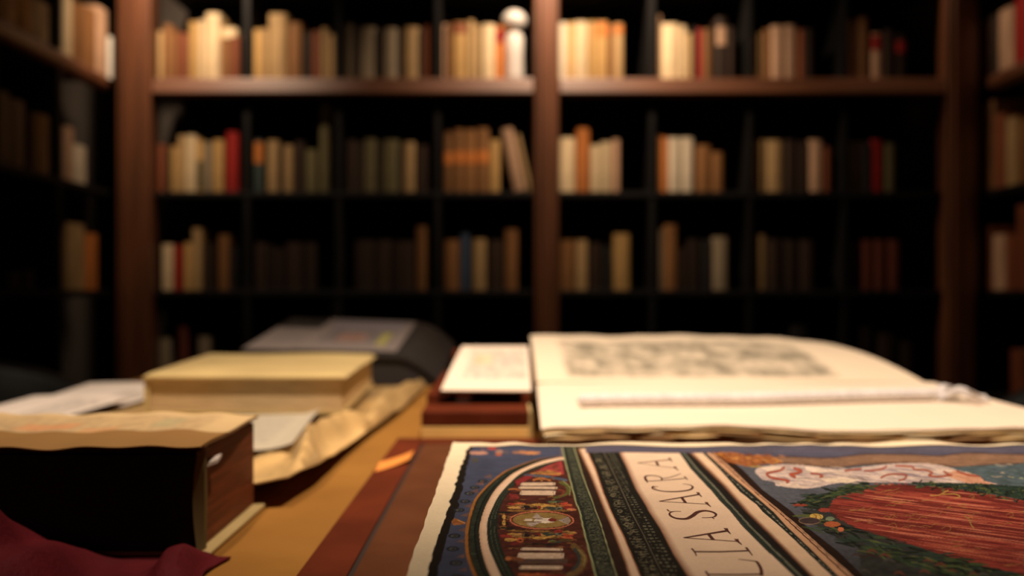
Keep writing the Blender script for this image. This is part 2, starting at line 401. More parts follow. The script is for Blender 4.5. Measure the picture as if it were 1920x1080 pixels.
# two books leaning right beside the centre post, middle row
for k, (pb, pt, pw, ytop, c, lbl) in enumerate(((963, 938, 24, 242, 'p', 'pinkish cream book leaning left against the ochre spine, middle row by centre post'),
                                                (989.5, 966, 9, 252, 't', 'thin tan book leaning beside the pinkish one, middle row by centre post'))):
    xb, xt = px2x(pb, SETB), px2x(pt, SETB)
    hgt = Z(ytop, SETB)-R2; ang = math.atan2(xt-xb, hgt)
    wd = pw/F*SETB*math.cos(ang)
    place_book(book(wd, .16, hgt/math.cos(ang)-.002, c), (xb, SETB, R2+.0006), ry=ang, label=lbl, group='old books standing in the far bookcase')
# a small cream book lying on top of the two brown ones, upper row
d_ = SETB+.004
place_book(book(.060, .14, .038, 'c'), (px2x(414, d_), d_, Z(71, d_)), label='small cream book lying across two brown books, upper row, first left compartment', group='old books standing in the far bookcase')
# white round-headed ornament
dO = SETB+.05; cx = px2x(964, dO); hh = Z(20, dO)-R1
orn = empty('figurine', (cx, dO, R1+.0008)); tag(orn, 'white round-headed ornament standing beside the centre post on the upper row', 'figurine')
lathe('body', [(.030, 0), (.036, .004), (.036, .02), (.034, .10), (.035, hh-.105), (.028, hh-.092), (.020, hh-.086)], (cx, dO, R1+.0008), M['porcelain'], orn)
lathe('head', [(.020, hh-.0858)]+[(.047*math.sin(a), hh-.043-.043*math.cos(a)) for a in np.linspace(.45, math.pi-.08, 12)], (cx, dO, R1+.0008), M['porcelain'], orn)

# side walls: left books are px ranges seen on the plane x = XL-.02
def side_books(xf, sgn, spec, ri, where, group, start=0):
    items = [s.split() for s in spec.split(';')]
    for k, it in enumerate(items):
        p0, p1, yt, pt, c = float(it[0]), float(it[1]), float(it[2]), float(it[3]), it[4]
        xs = xf+sgn*.02
        ya, yb = xs*F/(p0-VX), xs*F/(p1-VX)
        y0, y1 = min(ya, yb), max(ya, yb)
        dt = xs*F/(pt-VX)
        ht = min(Z(yt, dt)-ROWS[ri], .33)-.0006
        wd = y1-y0-.0008
        lbl = '%s%s book, %s from %s, %s row, %s' % ('thick ' if wd > .06 else '', PAL[c][0], ORD[k], 'left', ROWN[ri], where)
        if sgn < 0: place_book(book(wd, .17, ht, c), (xs, y0, ROWS[ri]+.0006), rz=math.pi/2, label=lbl, group=group)
        else: place_book(book(wd, .17, ht, c), (xs, y1, ROWS[ri]+.0006), rz=-math.pi/2, label=lbl, group=group)
gl, gr = 'old books in the left wall case', 'old books in the right wall case'
side_books(XL, -1, '2 37 -75 20 t;38 66 -60 50 o;68 98 2 80 i', 0, 'near compartment of left wall case', gl)
side_books(XL, -1, '124 140 -8 130 c;141 164 6 150 b;165 184 18 175 b;185 206 16 195 p;207 213 70 210 w', 0, 'far compartment of left wall case', gl)
side_books(XL, -1, '2 21 172 10 g;23 51 190 40 g;53 66 212 60 d;67 98 216 85 t', 1, 'near compartment of left wall case', gl)
side_books(XL, -1, '125 142 238 132 p;143 166 272 150 i', 1, 'far compartment of left wall case', gl)
side_books(XL, -1, '15 40 508 25 d;41 70 505 55 d', 2, 'near compartment of left wall case', gl)
side_books(XL, -1, '131 164 420 150 t;165 188 438 175 O', 2, 'far compartment of left wall case', gl)
side_books(XR, 1, '1840 1850 40 1844 b;1851 1866 30 1860 d;1868 1896 18 1880 p;1898 1930 -5 1910 r', 0, 'far compartment of right wall case', gr)
side_books(XR, 1, '1836 1860 186 1845 b;1861 1881 215 1870 R;1882 1903 222 1890 t;1904 1935 225 1915 b', 1, 'far compartment of right wall case', gr)
side_books(XR, 1, '1836 1855 425 1845 R;1857 1880 440 1865 p;1882 1900 440 1890 R;1902 1930 385 1910 R', 2, 'far compartment of right wall case', gr)
side_books(XR, 1, '1890 1920 655 1900 R', 3, 'far compartment of right wall case', gr)

# ------------------------------------------------------------------ table
tb = empty('library_table', (0, .9, FL)); tag(tb, 'large library table with ochre leather top covered in old books', 'table')
TX0, TX1, TY0, TY1 = -.754, .78, -.35, 2.12
box('table_top', TX0, TX1, TY0, TY1, -.035, 0, M['table'], tb, .004)
box('apron', TX0+.06, TX1-.06, TY0+.06, TY1-.06, -.125, -.036, M['table_wood'], tb)
for x in (TX0+.06, TX1-.13):
    for y in (TY0+.06, TY1-.13):
        box('leg', x, x+.07, y, y+.07, FL, -.126, M['table_wood'], tb, .006)

# ------------------------------------------------------------------ chairs
def tub_chair(cx, cy, rz, top, label):
    e = empty('tub_chair', (cx, cy, FL)); e.rotation_euler = (0, 0, rz)
    tag(e, label, 'chair', 'black tub chairs around the table')
    def L(o): o.parent = e; o.location = (0, 0, 0); return o
    R0_, th = .27, .055
    hgt = top-FL
    v, f = [], []; n = 28
    for k in range(n+1):
        a = math.radians(-112+224*k/n)
        drop = .12*(abs(a)/math.radians(112))**3
        prof = [(R0_, .30), (R0_, hgt-drop-.02), (R0_+.015, hgt-drop), (R0_+th-.015, hgt-drop), (R0_+th, hgt-drop-.02), (R0_+th, .30)]
        for r, z in prof: v.append((r*math.cos(a), r*math.sin(a), z))
    for k in range(n):
        for i in range(6):
            f.append((k*6+i, k*6+(i+1) % 6, (k+1)*6+(i+1) % 6, (k+1)*6+i))
    f += [tuple(range(6))[::-1], tuple(range(n*6, n*6+6))]
    L(mesh('backrest', v, f, M['chair'], None, True))
    prof = [(.255, .30), (.262, .33), (.262, .42), (.24, .455), (.12, .468), (.01, .47)]
    L(lathe('seat', prof, (0, 0, 0), M['chair']))
    for sx, sy in ((1, 1), (1, -1), (-1, 1), (-1, -1)):
        L(tube('leg', [(sx*.2, sy*.2, 0), (sx*.17, sy*.17, .299)], [.013, .016], M['chair_leg']))
    return e
tub_chair(-1.09, 1.93, math.pi, .030, 'black leather tub chair at the left side of the table')
tub_chair(1.12, 1.62, 0, .042, 'black leather tub chair at the right side behind the open folio')

# ------------------------------------------------------------------ board under the painted folio
bd = empty('portfolio_board', (0, .6, 0)); tag(bd, 'red-brown leather bordered board with brown cloth panel on the table', 'portfolio')
BX0, BX1, BY0, BY1 = -.1255, .52, .14, 1.045
box('board', BX0+.001, BX1-.001, BY0+.001, BY1-.001, .0005, .0085, M['dark_edge'], bd)
bw = .030
box('leather_border', BX0, BX0+bw, BY0, BY1, .0086, .0104, M['red_leather'], bd, .0008)
box('leather_border', BX1-bw, BX1, BY0, BY1, .0086, .0104, M['red_leather'], bd, .0008)
box('leather_border', BX0+bw+.0002, BX1-bw-.0002, BY1-.035, BY1, .0086, .0104, M['red_leather'], bd, .0008)
box('leather_border', BX0+bw+.0002, BX1-bw-.0002, BY0, BY0+bw, .0086, .0104, M['red_leather'], bd, .0008)
box('cloth_panel', BX0+bw+.0035, BX1-bw-.0035, BY0+bw+.0035, BY1-.0385, .0086, .0100, M['brown_cloth'], bd, .0005)
sl = slab('paper_slip', quadfn(G(703, 884, .0108), G(768, 868, .0108), G(776, 852, .0108), G(712, 866, .0108), lambda u, v: (0, 0, .004*u*u)), None or (lambda u, v: Vector(quadfn(G(703, 884, .0108), G(768, 868, .0108), G(776, 852, .0108), G(712, 866, .0108), lambda a, b: (0, 0, .004*a*a))(u, v))-Vector((0, 0, .0003))), 10, 2, M['orange_slip'])
tag(sl, 'small orange paper slip lying on the leather border', 'paper slip')

# ------------------------------------------------------------------ thick dark book, left foreground
db = empty('thick_book', (-.31, .68, 0)); tag(db, 'thick dark-covered book with brown page edges and a printed leaf on top', 'book')
bx0, bx1, by0, by1, bz = -.43, -.2045, .612, .748, .079
box('text_block', bx0, bx1-.004, by0+.006, by1, .0042, .0715, M['red_edges'], db, .001)
def bow(z): return .006*math.sin(math.pi*min(1, max(0, z/bz)))
slab('front_cover', lambda u, v: Vector((lerp(bx0, bx1-.004-bow(v*bz)*.6, u), by0-.0005-.0+.002*math.sin(math.pi*v), lerp(.004, .0690, v))),
     lambda u, v: Vector((lerp(bx0, bx1-.004-bow(v*bz)*.6, u), by0+.0045, lerp(.004, .0690, v))), 4, 14, M['dark_cover'], db)
slab('cover_turn_in', lambda u, v: Vector((lerp(bx1-.0042, bx1-.001, u)-bow(v*bz)*.6*(1-u), by0-.001+.004*u+.002*math.sin(math.pi*v), lerp(.004, .0715, v))),
     lambda u, v: Vector((lerp(bx1-.0038, bx1-.0004, u)-bow(v*bz)*.6*(1-u), by0+.003+.004*u+.002*math.sin(math.pi*v), lerp(.004, .0715, v))), 3, 14, M['turn_in'], db)
box('bottom_board', bx0, bx1+.0045, by0-.001, by1+.003, .0006, .0040, M['vellum'], db, .0012)
def leaf(u, v):
    y = lerp(by0-.010, by1+.002, v)
    z = bz-.0005+.0016*math.sin(u*9+v*2)*.5+.0008*math.sin(u*31)
    if v < .16: z -= .003*((.16-v)/.16)**1.4*(1-.35*math.sin(u*11)**2)
    return Vector((lerp(bx0-.004, bx1+.001, u)+.002*math.sin(v*5), y+.0015*math.sin(u*25)*(1-v), z))
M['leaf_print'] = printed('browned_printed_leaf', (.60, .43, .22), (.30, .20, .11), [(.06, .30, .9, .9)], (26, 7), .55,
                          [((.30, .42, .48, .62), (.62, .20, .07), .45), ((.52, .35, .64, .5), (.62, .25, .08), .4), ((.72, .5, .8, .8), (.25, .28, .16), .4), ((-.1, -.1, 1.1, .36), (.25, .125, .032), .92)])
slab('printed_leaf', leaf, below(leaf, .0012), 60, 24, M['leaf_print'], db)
slab('second_leaf', below(lambda u, v: leaf(u, lerp(.05, 1, v)), .0017), below(lambda u, v: leaf(u, lerp(.05, 1, v)), .0026), 50, 16, M['pages_brown'], db)
tabp = [(bx1-.0035, by0+.012, .0605), (bx1+.003, by0+.020, .0625), (bx1+.003, by0+.029, .0650), (bx1-.0035, by0+.023, .0630)]
ft = quadfn(*tabp); slab('bookmark_tab', ft, below(ft, .0025), 3, 3, M['white_tab'], db)

# ------------------------------------------------------------------ crimson cloth in front of it
hp = [(-.44, .070), (-.325, .065), (-.303, .057), (-.290, .036), (-.276, .031), (-.263, .016), (-.250, .005), (-.226, .003), (-.217, .008), (-.2085, .0195), (-.199, .0185), (-.192, .010), (-.186, .002)]
def cloth(u, v):
    x = lerp(-.44, -.186, u); y = lerp(.40, .606, v)
    prof = math.sin(math.pi*min(1, .12+.84*v))**.8
    pk = pl(hp, x+.010*(v-.6))
    if x > -.224: prof = math.exp(-((v-.80)/.17)**2)
    z = pk*prof+.0022*math.sin(x*150+v*7)*prof+.0015*math.sin(v*22+x*60)*prof
    return Vector((x+.004*math.sin(v*13), y, max(.0018, z)+.0006))
cl = slab('folded_cloth', cloth, below(cloth, .0016), 90, 50, M['crimson'])
tag(cl, 'dark crimson cloth crumpled in front of the thick dark book', 'cloth')

# ------------------------------------------------------------------ parchment under the vellum book
Epx = [(480, 905, .022), (540, 893, .026), (600, 865, .023), (650, 835, .014), (700, 800, .011), (745, 770, .010), (775, 745, .009), (798, 722, .009)]
E = [G(*e) for e in Epx]
ridge = [(-.176, .80), (-.192, .88), (-.207, .96), (-.192, 1.06), (-.166, 1.12), (-.170, 1.25), (-.162, 1.45), (-.152, 1.65), (-.16, 1.8)]
ridge2 = [(-.26, .80), (-.235, .90), (-.222, .99)]
def segd(p, a, b):
    ax, ay = a; bx_, by_ = b; dx, dy = bx_-ax, by_-ay
    t = max(0, min(1, ((p[0]-ax)*dx+(p[1]-ay)*dy)/(dx*dx+dy*dy)))
    return math.hypot(p[0]-ax-t*dx, p[1]-ay-t*dy)
def pd(p, line): return min(segd(p, a, b) for a, b in zip(line, line[1:]))
def parch(u, v):
    k = v*(len(E)-1); i = min(int(k), len(E)-2); t = k-i
    e = [lerp(E[i][c], E[i+1][c], t) for c in range(3)]
    Lx, Ly = -.57, lerp(.86, 1.66, v)
    x, y = lerp(Lx, e[0], u), lerp(Ly, e[1], u**1.5)
    base = .0035+(e[2]-.0035)*max(0, (u-.55)/.45)**2
    r = .029*math.exp(-(pd((x, y), ridge)/.0115)**2)*(1.0 if y < 1.5 else max(.35, 1-(y-1.5)*2.2))
    r2 = .010*math.exp(-(pd((x, y), ridge2)/.012)**2)
    nz = .0025*mn.noise(Vector((x*16, y*10, 0)))*u+.0012*mn.noise(Vector((x*40, y*26, 3)))*u
    ef = 1-max(0, (u-.945)/.055)**2
    z = base+(r+r2)*ef+nz
    if y > 1.12 and x < -.205: z = min(z, lerp(.0165, .030, max(0, min(1, (x+.218)/.013))))
    if y < 1.18 and x < -.206: z = min(z, lerp(.0185, .034, max(0, min(1, (x+.228)/.022))))
    return Vector((x, y, max(.0028, z)))
pc = slab('parchment_document', parch, below(parch, .0014), 90, 130, M['parchment'])
tag(pc, 'glossy creased yellow parchment with rolled edge under the vellum book', 'parchment')

M['sheet_print'] = printed('grey_printed_sheet', (.45, .40, .31), (.26, .24, .19), [(.05, .16, .82, .95)], (12, 16), .55)
fs = quadfn((-.40, .915, .0200), (-.2140, .905, .0200), (-.2400, 1.165, .0200), (-.37, 1.165, .0200), lambda u, v: (0, 0, .0006*math.sin(u*6+v*3)+.0012+.007*max(0, (u-.80)/.2)**2))
sh = slab('printed_sheet', fs, below(fs, .0006), 16, 16, M['sheet_print']); tag(sh, 'small printed sheet lying on the parchment behind the thick dark book', 'paper')

# ------------------------------------------------------------------ vellum-bound book
vb = empty('vellum_book', (-.34, 1.18, .02)); tag(vb, 'closed vellum-bound book lying flat on the creased parchment', 'book')
def vpt(u, v, z, ins=0):                  # corners of the slightly turned book
    a = Vector((-.470, 1.185, z)); b = Vector((-.212, 1.180, z)); c = Vector((-.229, 1.555, z)); d = Vector((-.512, 1.560, z))
    u = lerp(ins, 1-ins, u); v = lerp(ins*.7, 1-ins*.7, v)
    return (a*(1-u)+b*u)*(1-v)+(d*(1-u)+c*u)*v
def vtop(u, v):
    p = vpt(u*1.035-.0175, v*1.02-.012, .0725); e = min(u, 1-u, v*1.4, (1-v)*1.4)
    p.z += -.0045*max(0, 1-e/.035)**2+.0012*math.sin(u*7)*math.sin(v*5); return p
slab('top_cover', vtop, lambda u, v: vtop(u, v)-Vector((0, 0, .0052-.0032*max(0, 1-min(u, 1-u, v*1.4, (1-v)*1.4)/.03))), 40, 40, M['vellum'], vb)
slab('text_block', lambda u, v: vpt(u, v, .0668, .012), lambda u, v: vpt(u, v, .0232, .012), 4, 4, M['pages'], vb, False)
slab('bottom_cover', lambda u, v: vpt(u, v, .0230), lambda u, v: vpt(u, v, .0195), 4, 4, M['vellum'], vb, False)
slab('spine', lambda u, v: vpt(-.012+.004*math.sin(math.pi*u)*-1, v, lerp(.0200, .0680, u)), lambda u, v: vpt(.010, v, lerp(.0200, .0680, u)), 8, 4, M['vellum'], vb)

# ------------------------------------------------------------------ loose sheets at the left edge of the table
M['news'] = printed('grey_text_sheet', (.90, .80, .72), (.20, .17, .14), [(.62, .10, .95, .55), (.1, .1, .5, .3)], (14, 30), .6)
M['news2'] = printed('pale_text_sheet', (.90, .80, .72), (.25, .22, .18), [(.55, .25, .93, .9)], (14, 30), .6)
f1 = quadfn((-.712, 1.335, .012), (-.575, 1.36, .008), (-.575, 1.66, .008), (-.750, 1.632, .014), lambda u, v: (0, 0, .003*math.sin(u*3.1)))
s1 = slab('loose_sheet', f1, below(f1, .0006), 12, 12, M['news']); tag(s1, 'pale loose sheet at the table edge behind the others, nearest the vellum book', 'paper', 'loose sheets at the left edge of the table')
f2 = quadfn((-.700, 1.02, .0175), (-.585, 1.03, .0130), (-.580, 1.395, .0150), (-.724, 1.39, .0190), lambda u, v: (0, 0, .003*math.sin(u*3.1)))
s2 = slab('loose_sheet', f2, below(f2, .0006), 12, 12, M['news2']); tag(s2, 'pale loose sheet lapping over the far one, just behind the dark book', 'paper', 'loose sheets at the left edge of the table')

# ------------------------------------------------------------------ sloped dark case with two prints, far end
cs = empty('document_case', (-.35, 1.9, 0)); tag(cs, 'dark grey sloping document case at the far end of the table', 'case')
t0 = math.tan(math.radians(6.5))
cf = quadfn((-.50, 1.70, .069), (-.125, 1.70, .060), (-.120, 2.115, .102), (-.50, 2.115, .117), lambda u, v: (0, 0, -.046*max(0, (u-.80)/.20)**1.5))
slab('sloped_top', cf, below(cf, .010), 20, 8, M['grey_case'], cs)
cb = lambda u, v: Vector(cf(lerp(.02, .98, u), lerp(.02, .98, v)))-Vector((0, 0, .0102))
slab('body', cb, lambda u, v: Vector((cb(u, v).x, cb(u, v).y, .0008)), 10, 4, M['grey_case'], cs)
M['a3'] = printed('colour_print_sheet', (.24, .20, .185), (.10, .09, .10), [(.14, .22, .86, .62)], (9, 6), .8,
                  [((.74, .16, .84, .55), (.45, .42, .06), .6), ((.30, .25, .6, .5), (.42, .16, .08), .35), ((.10, .64, .9, .97), (.22, .2, .24), .55)])
def onslope(px0, px1, off, y0=1.712, y1=2.108, sh=.0):
    x0, x1 = X(px0, 1.70), X(px1, 1.70)
    return lambda u, v: Vector((lerp(x0, x1, u)+sh*v, lerp(y0, y1, v), 0)) + Vector((0, 0, cf((lerp(x0, x1, u)+.50)/.378, (lerp(y0, y1, v)-1.70)/.415).z+off))
fa = onslope(545, 741, .0022); a3 = slab('printed_sheet', fa, below(fa, .0008), 12, 8, M['a3']); tag(a3, 'colour printed sheet on top of the dark sloping case', 'paper')
M['a3b'] = printed('grey_print_sheet', (.24, .20, .185), (.15, .14, .14), [(.3, .3, .95, .8)], (9, 6), .4)
fb = onslope(452, 543, .0010, 1.712, 1.97); a4 = slab('printed_sheet', fb, below(fb, .0008), 12, 8, M['a3b']); tag(a4, 'plain grey sheet left of the colour print on the dark sloping case', 'paper')

# ------------------------------------------------------------------ tray box and pamphlet
tr = empty('tray_box', (-.035, 1.2, 0)); tag(tr, 'small red-brown tray box with ochre front under the pamphlet', 'box')
tx0, tx1 = -.101, .0295
box('front_block', tx0, tx1-.0035, 1.072, 1.146, .0006, .0190, M['tray_front'], tr, .001)
box('front_band', tx0, tx1-.0035, 1.072, 1.146, .0192, .0368, M['red_leather'], tr, .0012)
box('corner_strip', tx1-.0033, tx1, 1.0722, 1.146, .0006, .0372, M['vellum'], tr, .0008)
box('side_wall', tx0, tx0+.014, 1.1465, 1.47, .0006, .0500, M['red_leather'], tr, .0015)
box('side_wall', tx1-.010, tx1, 1.1465, 1.47, .0006, .0500, M['red_leather'], tr, .0015)
box('back_wall', tx0+.0142, tx1-.0102, 1.455, 1.47, .0006, .0850, M['red_leather'], tr, .0015)
box('tray_floor', tx0+.0142, tx1-.0102, 1.1465, 1.4548, .0006, .0060, M['dark_edge'], tr)
M['pamph'] = printed('pamphlet_print', (.84, .70, .57), (.26, .25, .23), [(.18, .2, .95, .9)], (8, 6), .6, [((.25, .5, .5, .75), (.75, .55, .22), .35)])
pm = empty('pamphlet', (-.025, 1.3, .054)); tag(pm, 'cream pamphlet with a pale illustration resting on the tray box', 'pamphlet')
fp = quadfn((-.0835, 1.150, .0540), (.0310, 1.152, .0530), (.0345, 1.468, .0905), (-.0715, 1.462, .0908), lambda u, v: (0, 0, .0018*math.sin(math.pi*v)))
slab('top_leaf', fp, below(fp, .0007), 12, 14, M['pamph'], pm)
fq = lambda u, v: fp(lerp(.01, .99, u), lerp(.008, .99, v))-Vector((0, 0, .0009))
slab('lower_leaves', fq, below(fq, .0022), 12, 14, M['paper_tan'], pm)

# ------------------------------------------------------------------ open folio at the right
of = empty('open_folio', (.32, 1.25, 0)); tag(of, 'large open folio with an engraved far page and deckled leaves', 'book')
ZB = .0106
def near(u, v):
    x = lerp(.034, .600, u)+.009*v*(1-u)-.004*u*(1-v)
    y = lerp(.895, 1.305, v)+(.0030*math.sin(u*23)+.002*math.sin(u*61+1))*(1-v)**6
    z = .0455+.0065*v**2+.0016*math.sin(u*5+.6)*(1-v)+.0012*math.sin(u*9+v*4)
    z -= .0035*math.exp(-((1-v)/.05)**2)
    if u < .04: z -= .002*((.04-u)/.04)**2
    z -= .0022*math.exp(-(v/.03)**2)*(1+math.sin(u*14))*.5
    return Vector((x, y, z))
def far(u, v):
    x = lerp(.043, .600, u)
    y = lerp(1.306, 1.665, v)+.002*math.sin(u*37)*v**6
    zf = .0975-.0155*max(0, (u-.55)/.45)**2+.0012*math.sin(u*17)+.0007*math.sin(u*41)
    z = lerp(.0490, zf, v**.92)+.0060*math.sin(math.pi*v)
    return Vector((x, y, z))
M['engrave'] = printed('engraved_page', (.84, .705, .53), (.20, .18, .13), [(.085, .06, .80, .80)], (15, 6), .95,
                       [((.62, .78, .88, .80), (.4, .35, .25), .2)])
M['leaf_cream'] = printed('blank_cream_page', (.86, .725, .57), (.5, .4, .25), [], (4, 4), .1)
slab('far_page', far, below(far, .0012), 80, 30, M['engrave'], of)
slab('near_page', near, below(near, .0010), 110, 44, M['leaf_cream'], of)
slab('far_text_block', lambda u, v: far(lerp(.004, .996, u), lerp(0, .99, v))-Vector((0, 0, .0016)), lambda u, v: Vector((far(lerp(.004, .996, u), 0).x, lerp(1.306, 1.655, v), ZB+.004)), 40, 10, M['pages'], of)
cols = [M['paper'], M['pages'], M['paper_tan'], M['paper'], M['pages_brown'], M['paper_tan'], M['pages_brown']]
for k in range(7):
    dz = .0013+k*.0016; sd = k*1.7
    fk = lambda u, v, dz=dz, sd=sd, k=k: near(lerp(.002+.001*k, .999, u), lerp(.0-.004*math.sin(sd), 1, v))+Vector((0, (.0035*math.sin(u*(19+3*k)+sd)+.0025*math.sin(u*47+sd*2)-.0014*k)*(1-v)**5, -dz-.0009*(1+math.sin(u*11+sd))*(1-v)**3*.5))
    slab('leaf', fk, below(fk, .0010), 70, 10, cols[k], of)
slab('near_text_block', lambda u, v: near(lerp(.012, .995, u), lerp(.018, .999, v))-Vector((0, 0, .0138)), lambda u, v: Vector((near(lerp(.012, .995, u), 0).x, near(u, lerp(.018, .999, v)).y, ZB+.004)), 30, 8, M['pages_brown'], of)
box('cover_board', .040, .604, .905, 1.660, ZB, ZB+.0036, M['dark_cover'], of, .001)
# support strip below the part of the board that passes the far edge of the leather board
box('spine_rest', .06, .58, 1.06, 1.60, .0006, ZB-.0003, M['dark_cover'], of)

# ------------------------------------------------------------------ cotton-cased bead weight lying on the near page
sw = empty('snake_weight', (.3, 1.05, .06)); tag(sw, 'white cotton bead weight lying across the blank page of the open folio', 'page weight')
def onnear(x, y): 
    v = (y-.895)/.41; u = (x-.034)/.566
    return near(min(1, max(0, u)), min(1, max(0, v))).z
pts, rr = [], []
n = 260
for k in range(n+1):
    t = k/n
    x = lerp(.080, .522, t); y = lerp(1.022, 1.098, t)+.006*math.sin(t*7)
    r = .0066+.0012*abs(math.sin(t*math.pi*34))
    if t < .012: r *= .45+.55*t/.012
    if t > .985: r *= .55+.45*(1-t)/.015
    pts.append((x, y, onnear(x, y)+.0081)); rr.append(r)
casing = tube('bead_casing', pts, rr, M['cotton'], sw, 10)
for k in range(5):                                   # loose frayed tape at the end
    a = -.5+.35*k; L_ = .040+.010*((k*7) % 3)
    def tp(u, v, a=a, L_=L_, k=k):
        x = .526+math.cos(a)*L_*u+.004*math.sin(u*6+k); y = 1.099+math.sin(a)*L_*u*1.5+(v-.5)*.012
        return Vector((x, y, onnear(min(x, .59), y)+.004+.010*math.sin(math.pi*min(1, u*1.1))*(1+.4*math.sin(k*2.3))+.003*math.sin(v*7+u*9+k)))
    slab('tape_end', tp, below(tp, .0008), 12, 5, M['cotton'], casing)

# ------------------------------------------------------------------ painted folio page in the foreground
# The picture is painted into the page's own colour attribute on a fine grid, from outlines taken off the page plane.
fo = empty('painted_folio', (.15, .45, .0105)); tag(fo, 'large hand-coloured frontispiece page with Latin title in the right foreground', 'book')
PX0, PX1 = -.0407, .462
YFAR, YNEAR = .6925, .222
DXg, DYg = .00042, .00088
YCUT = HP*F/(1084-VY)
xs = np.arange(PX0, PX1+DXg*.5, DXg); ys = np.arange(YCUT, YFAR+DYg*.5, DYg)
GX, GY = np.meshgrid(xs, ys)
QY = VY+HP*F/GY; QX = VX+GX*F/GY           # where each grid point lies in measured outline units
IMG = np.zeros(GX.shape+(3,), np.float32)

def sr(c): c = np.asarray(c, float)/255; return np.where(c <= .04045, c/12.92, ((c+.055)/1.055)**2.4)
def vnoise(a, b, seed=0):
    """value noise on arrays a, b"""
    r = np.random.default_rng(seed); tbl = r.random((256, 256))
    i = np.floor(a).astype(int); j = np.floor(b).astype(int); fa = a-i; fb = b-j
    fa = fa*fa*(3-2*fa); fb = fb*fb*(3-2*fb); g = lambda p, q: tbl[p % 256, q % 256]
    return (g(i, j)*(1-fa)+g(i+1, j)*fa)*(1-fb)+(g(i, j+1)*(1-fa)+g(i+1, j+1)*fa)*fb
def fbm(a, b, seed=0): return (vnoise(a, b, seed)*.5+vnoise(a*2.1, b*2.1, seed+1)*.3+vnoise(a*4.3, b*4.3, seed+2)*.2)
MMX, MMY = GX*1000, GY*1000
N_big = fbm(MMX/14, MMY/14, 3); N_mid = fbm(MMX/5, MMY/5, 8); N_fine = fbm(MMX/1.6, MMY/1.6, 14)
def put(mask, col, var=.25, nz=None, sl=None, alpha=1.0):
    c = sr(col)
    nn = (N_mid if nz is None else nz)
    if sl is not None: nn = nn[sl]
    shade = (1+var*2*(nn-.5))[..., None]*c
    tgt = IMG if sl is None else IMG[sl]
    m = (mask.astype(np.float32)*alpha)[..., None]
    tgt[...] = tgt*(1-m)+shade*m
def edge(pts):
    p = sorted(pts, key=lambda q: q[1]); return np.interp(QY, [q[1] for q in p], [q[0] for q in p])
def soft(d, w=.8): return np.clip(d/w+.5, 0, 1)
def band(l, r, col, var=.2, nz=None, y0=0, alpha=1):
    a, b = edge(l), edge(r); m = soft(QX-a)*soft(b-QX)*soft(QY-y0, 1); put(m, col, var, nz, alpha=alpha); return m
def plane(p): return (X_(p[0], p[1]), HP*F/(p[1]-VY))
def X_(px, py): return HP*(px-VX)/(py-VY)
def sl_of(x0, x1, y0, y1):
    i0 = max(0, int((x0-PX0)/DXg)-3); i1 = min(len(xs), int((x1-PX0)/DXg)+4); j0 = max(0, int((y0-YCUT)/DYg)-3); j1 = min(len(ys), int((y1-YCUT)/DYg)+4)
    if i1 <= i0 or j1 <= j0: return None
    return (slice(j0, j1), slice(i0, i1))
def poly(pts, col, var=.2, nz=None, alpha=1, wob=0):
    P = [plane(p) for p in pts]; A = [p[0] for p in P]; B = [p[1] for p in P]
    sl = sl_of(min(A), max(A), min(B), max(B))
    if sl is None: return
    qx, qy = QX[sl], QY[sl]
    if wob: qx = qx+(N_mid[sl]-.5)*wob*2; qy = qy+(N_fine[sl]-.5)*wob
    m = np.zeros(qx.shape, bool); n = len(pts)
    for i in range(n):
        (xa, ya), (xb, yb) = pts[i], pts[(i+1) % n]
        if ya == yb: continue
        c = ((ya > qy) != (yb > qy)) & (qx < (xb-xa)*(qy-ya)/(yb-ya)+xa); m ^= c
    put(m, col, var, nz, sl, alpha)
def stroke(pts, wd, col, var=.15, alpha=1, taper=False, soft_=.5):
    """polyline in outline units; wd = full width in px, measured mostly across"""
    P = [plane(p) for p in pts]; e = .004
    sl = sl_of(min(p[0] for p in P)-e, max(p[0] for p in P)+e, min(p[1] for p in P)-e*2, max(p[1] for p in P)+e*2)
    if sl is None: return
    qx, qy = QX[sl], QY[sl]; best = np.full(qx.shape, 1e9); n = len(pts)
    for i in range(n-1):
        (xa, ya), (xb, yb) = pts[i], pts[i+1]; dx, dy = xb-xa, yb-ya; l2 = dx*dx+dy*dy+1e-9
        t = np.clip(((qx-xa)*dx+(qy-ya)*dy)/l2, 0, 1)
        d = np.hypot(qx-xa-t*dx, qy-ya-t*dy)
        if taper:
            s = (i+t)/(n-1); d = d+wd*.5*(np.abs(s-.5)*2)**1.6*.8
        best = np.minimum(best, d)
    put(np.clip((wd*.5-best)/soft_+.5, 0, 1), col, var, None, sl, alpha)
def smooth_line(pts, n=6):
    P = [np.array(p, float) for p in pts]; out = []
    for i in range(len(P)-1):
        a, b, c, d = P[max(i-1, 0)], P[i], P[i+1], P[min(i+2, len(P)-1)]
        for k in range(n):
            t = k/n; out.append(tuple(.5*((2*b)+(-a+c)*t+(2*a-5*b+4*c-d)*t*t+(-a+3*b-3*c+d)*t**3)))
    out.append(tuple(P[-1])); return out
def ellipse(cx, cy, rx, ry, n=36, a0=0, a1=2*math.pi): return [(cx+rx*math.cos(a0+(a1-a0)*k/n), cy+ry*math.sin(a0+(a1-a0)*k/n)) for k in range(n+(0 if a1-a0 > 6.2 else 1))]
R_ = random.Random(5)

PAPER = (242, 224, 190); PINK = (230, 198, 168); INK = (24, 20, 16); GRN = (32, 40, 34); BLUE = (66, 72, 94)
put(np.ones(GX.shape), PAPER, .06, N_big)
